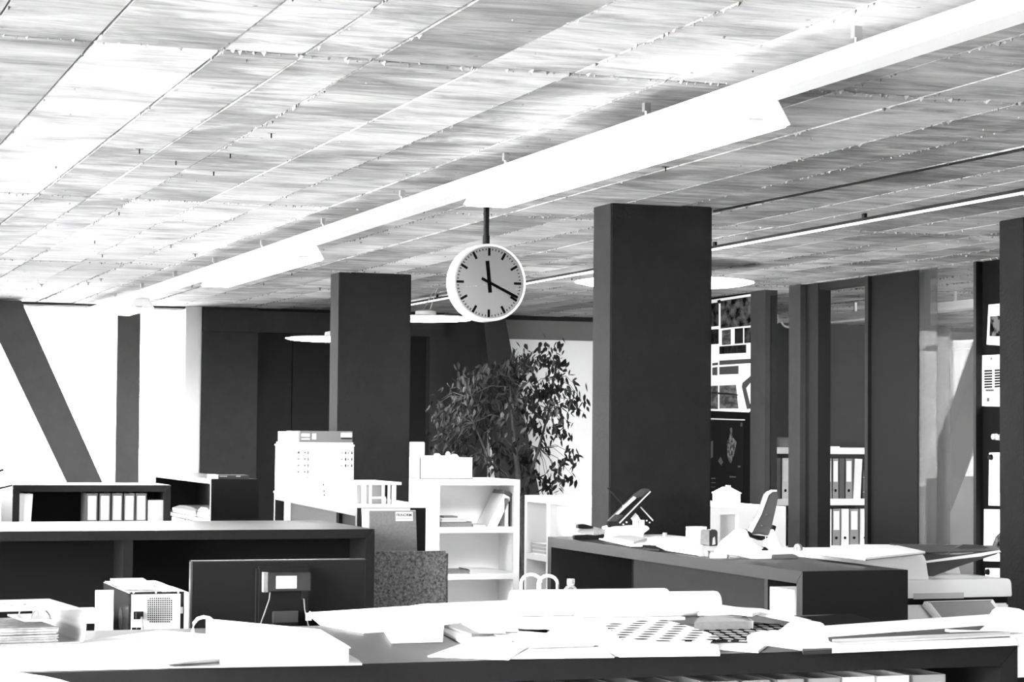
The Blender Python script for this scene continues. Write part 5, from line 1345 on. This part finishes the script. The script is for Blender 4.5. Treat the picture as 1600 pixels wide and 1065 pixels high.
# ================================================================== POSTERS
PGREY = mat('print_grey', .05, .9, .0); PDARK = mat('print_dark_grey', .02, .9, .0)
def wallpx(pts, X, th, mb=None): return (mb or MB()).prism([Px(x, y, X) for x, y in pts], (-th, 0, 0))
XB = XP - .0215
ps = thing('architecture_poster', 'tall white poster with street photographs pinned beside the big column', 'poster', Px(1140, 640, XB))
obj('sheet', wallpx([(1080, 473), (1180, 458), (1177, 560), (1178, 638), (1170, 644), (1080, 640)], XB, .002), PAPER, ps)
PH1 = print_mat('street_photo', .003, .09, 9, (1, 1, 1.6)); PH2 = print_mat('small_photo', .003, .05, 14); PH3 = print_mat('pale_render', .03, .11, 8, (1, 1, 3)); PHD = print_mat('dark_photo', .002, .02, 12)
XQ = XB - .0022
for nm_, pts, m_ in (('photo', [(1080, 478), (1123, 472), (1123, 509), (1080, 513)], PH2), ('photo', [(1126, 470), (1178, 462), (1177, 508), (1126, 513)], PH1), ('photo', [(1080, 516), (1123, 514), (1123, 537), (1080, 540)], PHD),
                    ('photo', [(1128, 516), (1142, 514), (1142, 538), (1128, 539)], PH3), ('photo', [(1148, 513), (1161, 512), (1161, 536), (1148, 537)], PHD), ('photo', [(1163, 512), (1176, 511), (1176, 535), (1163, 536)], PH2),
                    ('photo', [(1124, 541), (1166, 538), (1166, 551), (1124, 553)], PHD), ('drawing', [(1113, 567), (1122, 566), (1122, 570), (1113, 571)], PGREY), ('drawing', [(1124, 563), (1176, 560), (1176, 567), (1124, 570)], PGREY), ('drawing', [(1113, 574), (1121, 573), (1121, 586), (1113, 586)], PGREY),
                    ('drawing', [(1124, 573), (1154, 571), (1154, 584), (1124, 585)], PGREY), ('drawing', [(1080, 604), (1122, 602), (1122, 639), (1080, 638)], PH3), ('drawing', [(1124, 602), (1150, 601), (1154, 638), (1124, 638)], PH3),
                    ('drawing', [(1160, 598), (1174, 586), (1174, 596), (1166, 606), (1174, 638), (1167, 639), (1159, 604)], PGREY), ('zigzag', [(1080, 611), (1135, 613), (1153, 616), (1153, 618), (1135, 616), (1080, 614)], PDARK)):
    obj(nm_, wallpx(pts, XQ, .0006), m_, ps)
for x, y in ((1125, 471), (1175, 634)): q = Px(x, y, XB - .003); obj('pin', MB().lathe([(0, 0), (.016, 0), (.012, .02), (0, .022)], q, (-1, 0, 0), 12), BLACK, ps)
ps = thing('black_poster', 'black poster with a pale figure-like shape below the street photo poster', 'poster', Px(1140, 780, XB))
obj('sheet', wallpx([(1080, 653), (1163, 656), (1161, 770), (1158, 778), (1080, 778)], XB, .002), INK, ps)
obj('sheet_edge', wallpx([(1080, 652), (1164, 655), (1164, 656.5), (1080, 654)], XB - .001, .002), PAPER2, ps)
for nm_, pts, m_ in (('pale_shape', [(1141, 668), (1143.5, 668), (1145, 683), (1151, 690), (1147, 710), (1142, 724), (1137, 716), (1136, 690), (1140, 683)], print_mat('figure_print', .01, .12, 30)), ('pale_shape', [(1122, 720), (1126, 713), (1130, 722), (1127, 727)], PGREY), ('pale_shape', [(1110, 690), (1114, 688), (1114, 714), (1110, 716)], PGREY),
                     ('lettering', [(1140, 743), (1150, 744), (1150, 746), (1140, 745.5)], PGREY), ('lettering', [(1111, 746), (1118, 746), (1118, 748), (1111, 748)], PGREY), ('lettering', [(1111, 753), (1118, 753), (1118, 754.5), (1111, 754.5)], PGREY), ('lettering', [(1111, 760), (1118, 760), (1118, 761), (1111, 761)], PGREY), ('lettering', [(1153, 727), (1157, 727), (1157, 730), (1153, 730)], PGREY), ('emblem', [(1157, 660), (1160, 660), (1160, 666), (1157, 666)], PGREY)):
    obj(nm_, wallpx(pts, XQ, .0006), m_, ps)
# sheets pinned at the right
G = 'sheets pinned on the dark board at the right'
def pinned(pts, label, inner=()):
    p = thing('pinned_sheet', label, 'sheet', Px(*pts[3], XB), G)
    obj('sheet', wallpx(pts, XB, .002), PAPER, p)
    for nm_, pp, m_ in inner: obj(nm_, wallpx(pp, XQ, .0006), m_, p)
    return p
pinned([(1545, 476), (1600, 470), (1600, 542), (1542, 538)], 'top pinned sheet with a small photograph, right of the glass', (('photo', [(1547, 494), (1600, 490), (1600, 526), (1546, 525)], print_mat('people_photo', .003, .09, 12, (1, 1, 1), (.46, .54))),))
bars = [('table_row', [(1538, 578 + 4.2 * k), (1550.5, 577.5 + 4.2 * k), (1550.5, 580.5 + 4.2 * k), (1538, 581 + 4.2 * k)], INK) for k in range(7)] + [('table_row', [(1554, 577 + 4.2 * k), (1562, 576.5 + 4.2 * k), (1562, 579.5 + 4.2 * k), (1554, 580 + 4.2 * k)], INK) for k in range(7)]
pinned([(1535, 555), (1600, 552), (1600, 636), (1534, 634)], 'pinned sheet with a dark printed table, second from top', bars + [('text_line', [(1540, 608), (1553, 608), (1553, 611), (1540, 611)], PGREY), ('emblem', [(1542, 621), (1546, 621), (1546, 627), (1542, 627)], PGREY), ('emblem', [(1548, 558), (1550, 558), (1550, 562), (1548, 562)], PGREY)])
pinned([(1546, 707), (1600, 706), (1600, 792), (1545, 789)], 'plain pinned sheet with a dark pin, third from top', (('drawing', [(1562, 712), (1600, 712), (1600, 770), (1562, 770)], PH3),))
pinned([(1538, 795), (1600, 797), (1600, 878), (1537, 876)], 'pinned sheet with a tree drawing above the copier', (('tree_print', [(1551, 850), (1556, 838), (1562, 832), (1600, 830), (1600, 870), (1548, 862)], print_mat('tree_print_ink', .003, .12, 24)),))
pinned([(1540, 887), (1600, 888), (1600, 945), (1539, 944)], 'lowest pinned sheet partly behind the copier')
for x, y, lb in ((1549, 714, 'dark pin on the plain sheet at the right'), (1544, 893, 'dark pin on the lowest sheet by the copier')):
    q = Px(x, y, XB - .003); tag(obj('push_pin', MB().lathe([(0, 0), (.022, 0), (.016, .02), (0, .024)], q, (-1, 0, 0), 12), BLACK, smooth=True), lb, 'pin', 'pins on the right board')
for x, y, lb in ((1557, 682, 'left one of the two white pins between the sheets'), (1564, 683, 'right one of the two white pins between the sheets')):
    q = Px(x, y, XB); tag(obj('push_pin', MB().lathe([(0, 0), (.022, 0), (.018, .03), (0, .036)], q, (-1, 0, 0), 12), WPLAST, smooth=True), lb, 'pin', 'pins on the right board')

# ================================================================== INDOOR TREE
tY = 18.0; random.seed(42)
tp0 = Py(822, 905, tY)
tree = thing('indoor_tree', 'leafy indoor fig tree behind the white shelf unit', 'tree', (tp0.x, tY, 0))
obj('pot', MB().lathe([(0, 0), (.2, 0), (.25, .4), (.255, .42), (.235, .42), (.22, .36), (0, .36)], (tp0.x, tY, 0), n=28), mat('dark_pot', .05, .5, .4), tree, smooth=True)
obj('soil', MB().lathe([(0, .365), (.222, .365)], (tp0.x, tY, 0), n=24), SOIL, tree)
def T3(x, y, dy=0.0): return Py(x, y, tY + dy)
trunk = MB()
trunk.tube([Vector((tp0.x, tY, .34)), T3(818, 850), T3(813, 770), T3(805, 700), T3(800, 640, .05), T3(797, 590, .08), T3(803, 550, .05)], [.035, .034, .03, .022, .015, .009, .004], 8)
trunk.tube([Vector((tp0.x + .04, tY + .03, .34)), T3(824, 830, .05), T3(822, 760, .08), T3(842, 700, .1), T3(858, 640, .1), T3(868, 580, .12)], [.022, .02, .018, .013, .009, .004], 7)
trunk.tube([T3(815, 790), T3(795, 752, -.05), T3(765, 720, -.1), T3(740, 660, -.15), T3(728, 615, -.15)], [.018, .014, .011, .007, .003], 7)
obj('trunk', trunk, BARK, tree, smooth=True)
blobs = [(718, 640, 44, 48, 170), (745, 605, 42, 40, 150), (700, 680, 30, 40, 110), (735, 690, 38, 40, 120), (765, 650, 35, 50, 110), (790, 580, 30, 45, 110), (812, 560, 26, 28, 80), (845, 575, 34, 40, 105), (872, 560, 26, 28, 60),
         (870, 610, 30, 36, 72), (840, 640, 40, 40, 80), (895, 640, 22, 26, 45), (860, 690, 40, 34, 62), (810, 690, 36, 40, 70), (815, 620, 30, 40, 80), (885, 720, 22, 26, 34), (850, 745, 30, 18, 40), (755, 735, 28, 22, 40), (830, 725, 30, 22, 40), (880, 750, 22, 24, 16), (800, 765, 22, 12, 16)]
lf = MB().add([(0, 0, 0), (.016, .004, -.022), (.013, .004, -.048), (0, .0, -.075), (-.013, .004, -.048), (-.016, .004, -.022), (0, -.003, -.03)], [(0, 1, 6), (1, 2, 6), (2, 3, 6), (3, 4, 6), (4, 5, 6), (5, 0, 6)])
lob = obj('leaf', lf, LEAF); leafme = lob.data; bpy.data.objects.remove(lob)
leafme2 = leafme.copy(); leafme2.materials.clear(); leafme2.materials.append(LEAF2)
twigs = MB(); rest = MB(); allp = []
trunk_pts = [T3(805, 700), T3(800, 640, .05), T3(797, 590, .08), T3(842, 700, .1), T3(858, 640, .1), T3(868, 590, .12), T3(765, 720, -.1), T3(740, 660, -.15), T3(730, 620, -.15)]
for bx_, by_, rx_, ry_, n_ in blobs:
    sprigs = max(2, n_ // 9)
    for s in range(sprigs):
        a = random.uniform(0, 6.28); r = math.sqrt(random.random())
        c = T3(bx_ + rx_ * r * math.cos(a), by_ + ry_ * r * math.sin(a), random.uniform(-.35, .35))
        base = min(trunk_pts, key=lambda q: (q - c).length)
        mid_ = base.lerp(c, .55) + Vector((0, 0, .05))
        twigs.tube([base, mid_, c], [.004, .0025, .0014], 4, cap=False)
        for k in range(11):
            p = c + Vector((random.gauss(0, .04), random.gauss(0, .05), random.gauss(-.01, .045)))
            e = (random.gauss(0, .55), random.gauss(0, .45), random.uniform(0, 6.28)); sc_ = random.uniform(.75, 1.2)
            allp.append((p, e, sc_))
obj('twigs', twigs, BARK, tree)['kind'] = 'stuff'
random.shuffle(allp); allp.sort(key=lambda q: q[0].y)
offT = OFF[tree.name]
idx = set(range(0, 300))
from mathutils import Euler
for i, (p, e, s) in enumerate(allp):
    if i in idx:
        share('leaf', leafme2 if i % 6 == 0 else leafme, tree, p, e, (s, s, s))
    else:
        M = Matrix.Translation(p) @ Euler(e).to_matrix().to_4x4() @ Matrix.Scale(s, 4)
        rest.add([M @ v.co for v in leafme.vertices], [tuple(f.vertices) for f in leafme.polygons])
o = obj('foliage', rest, LEAF, tree); o['kind'] = 'stuff'
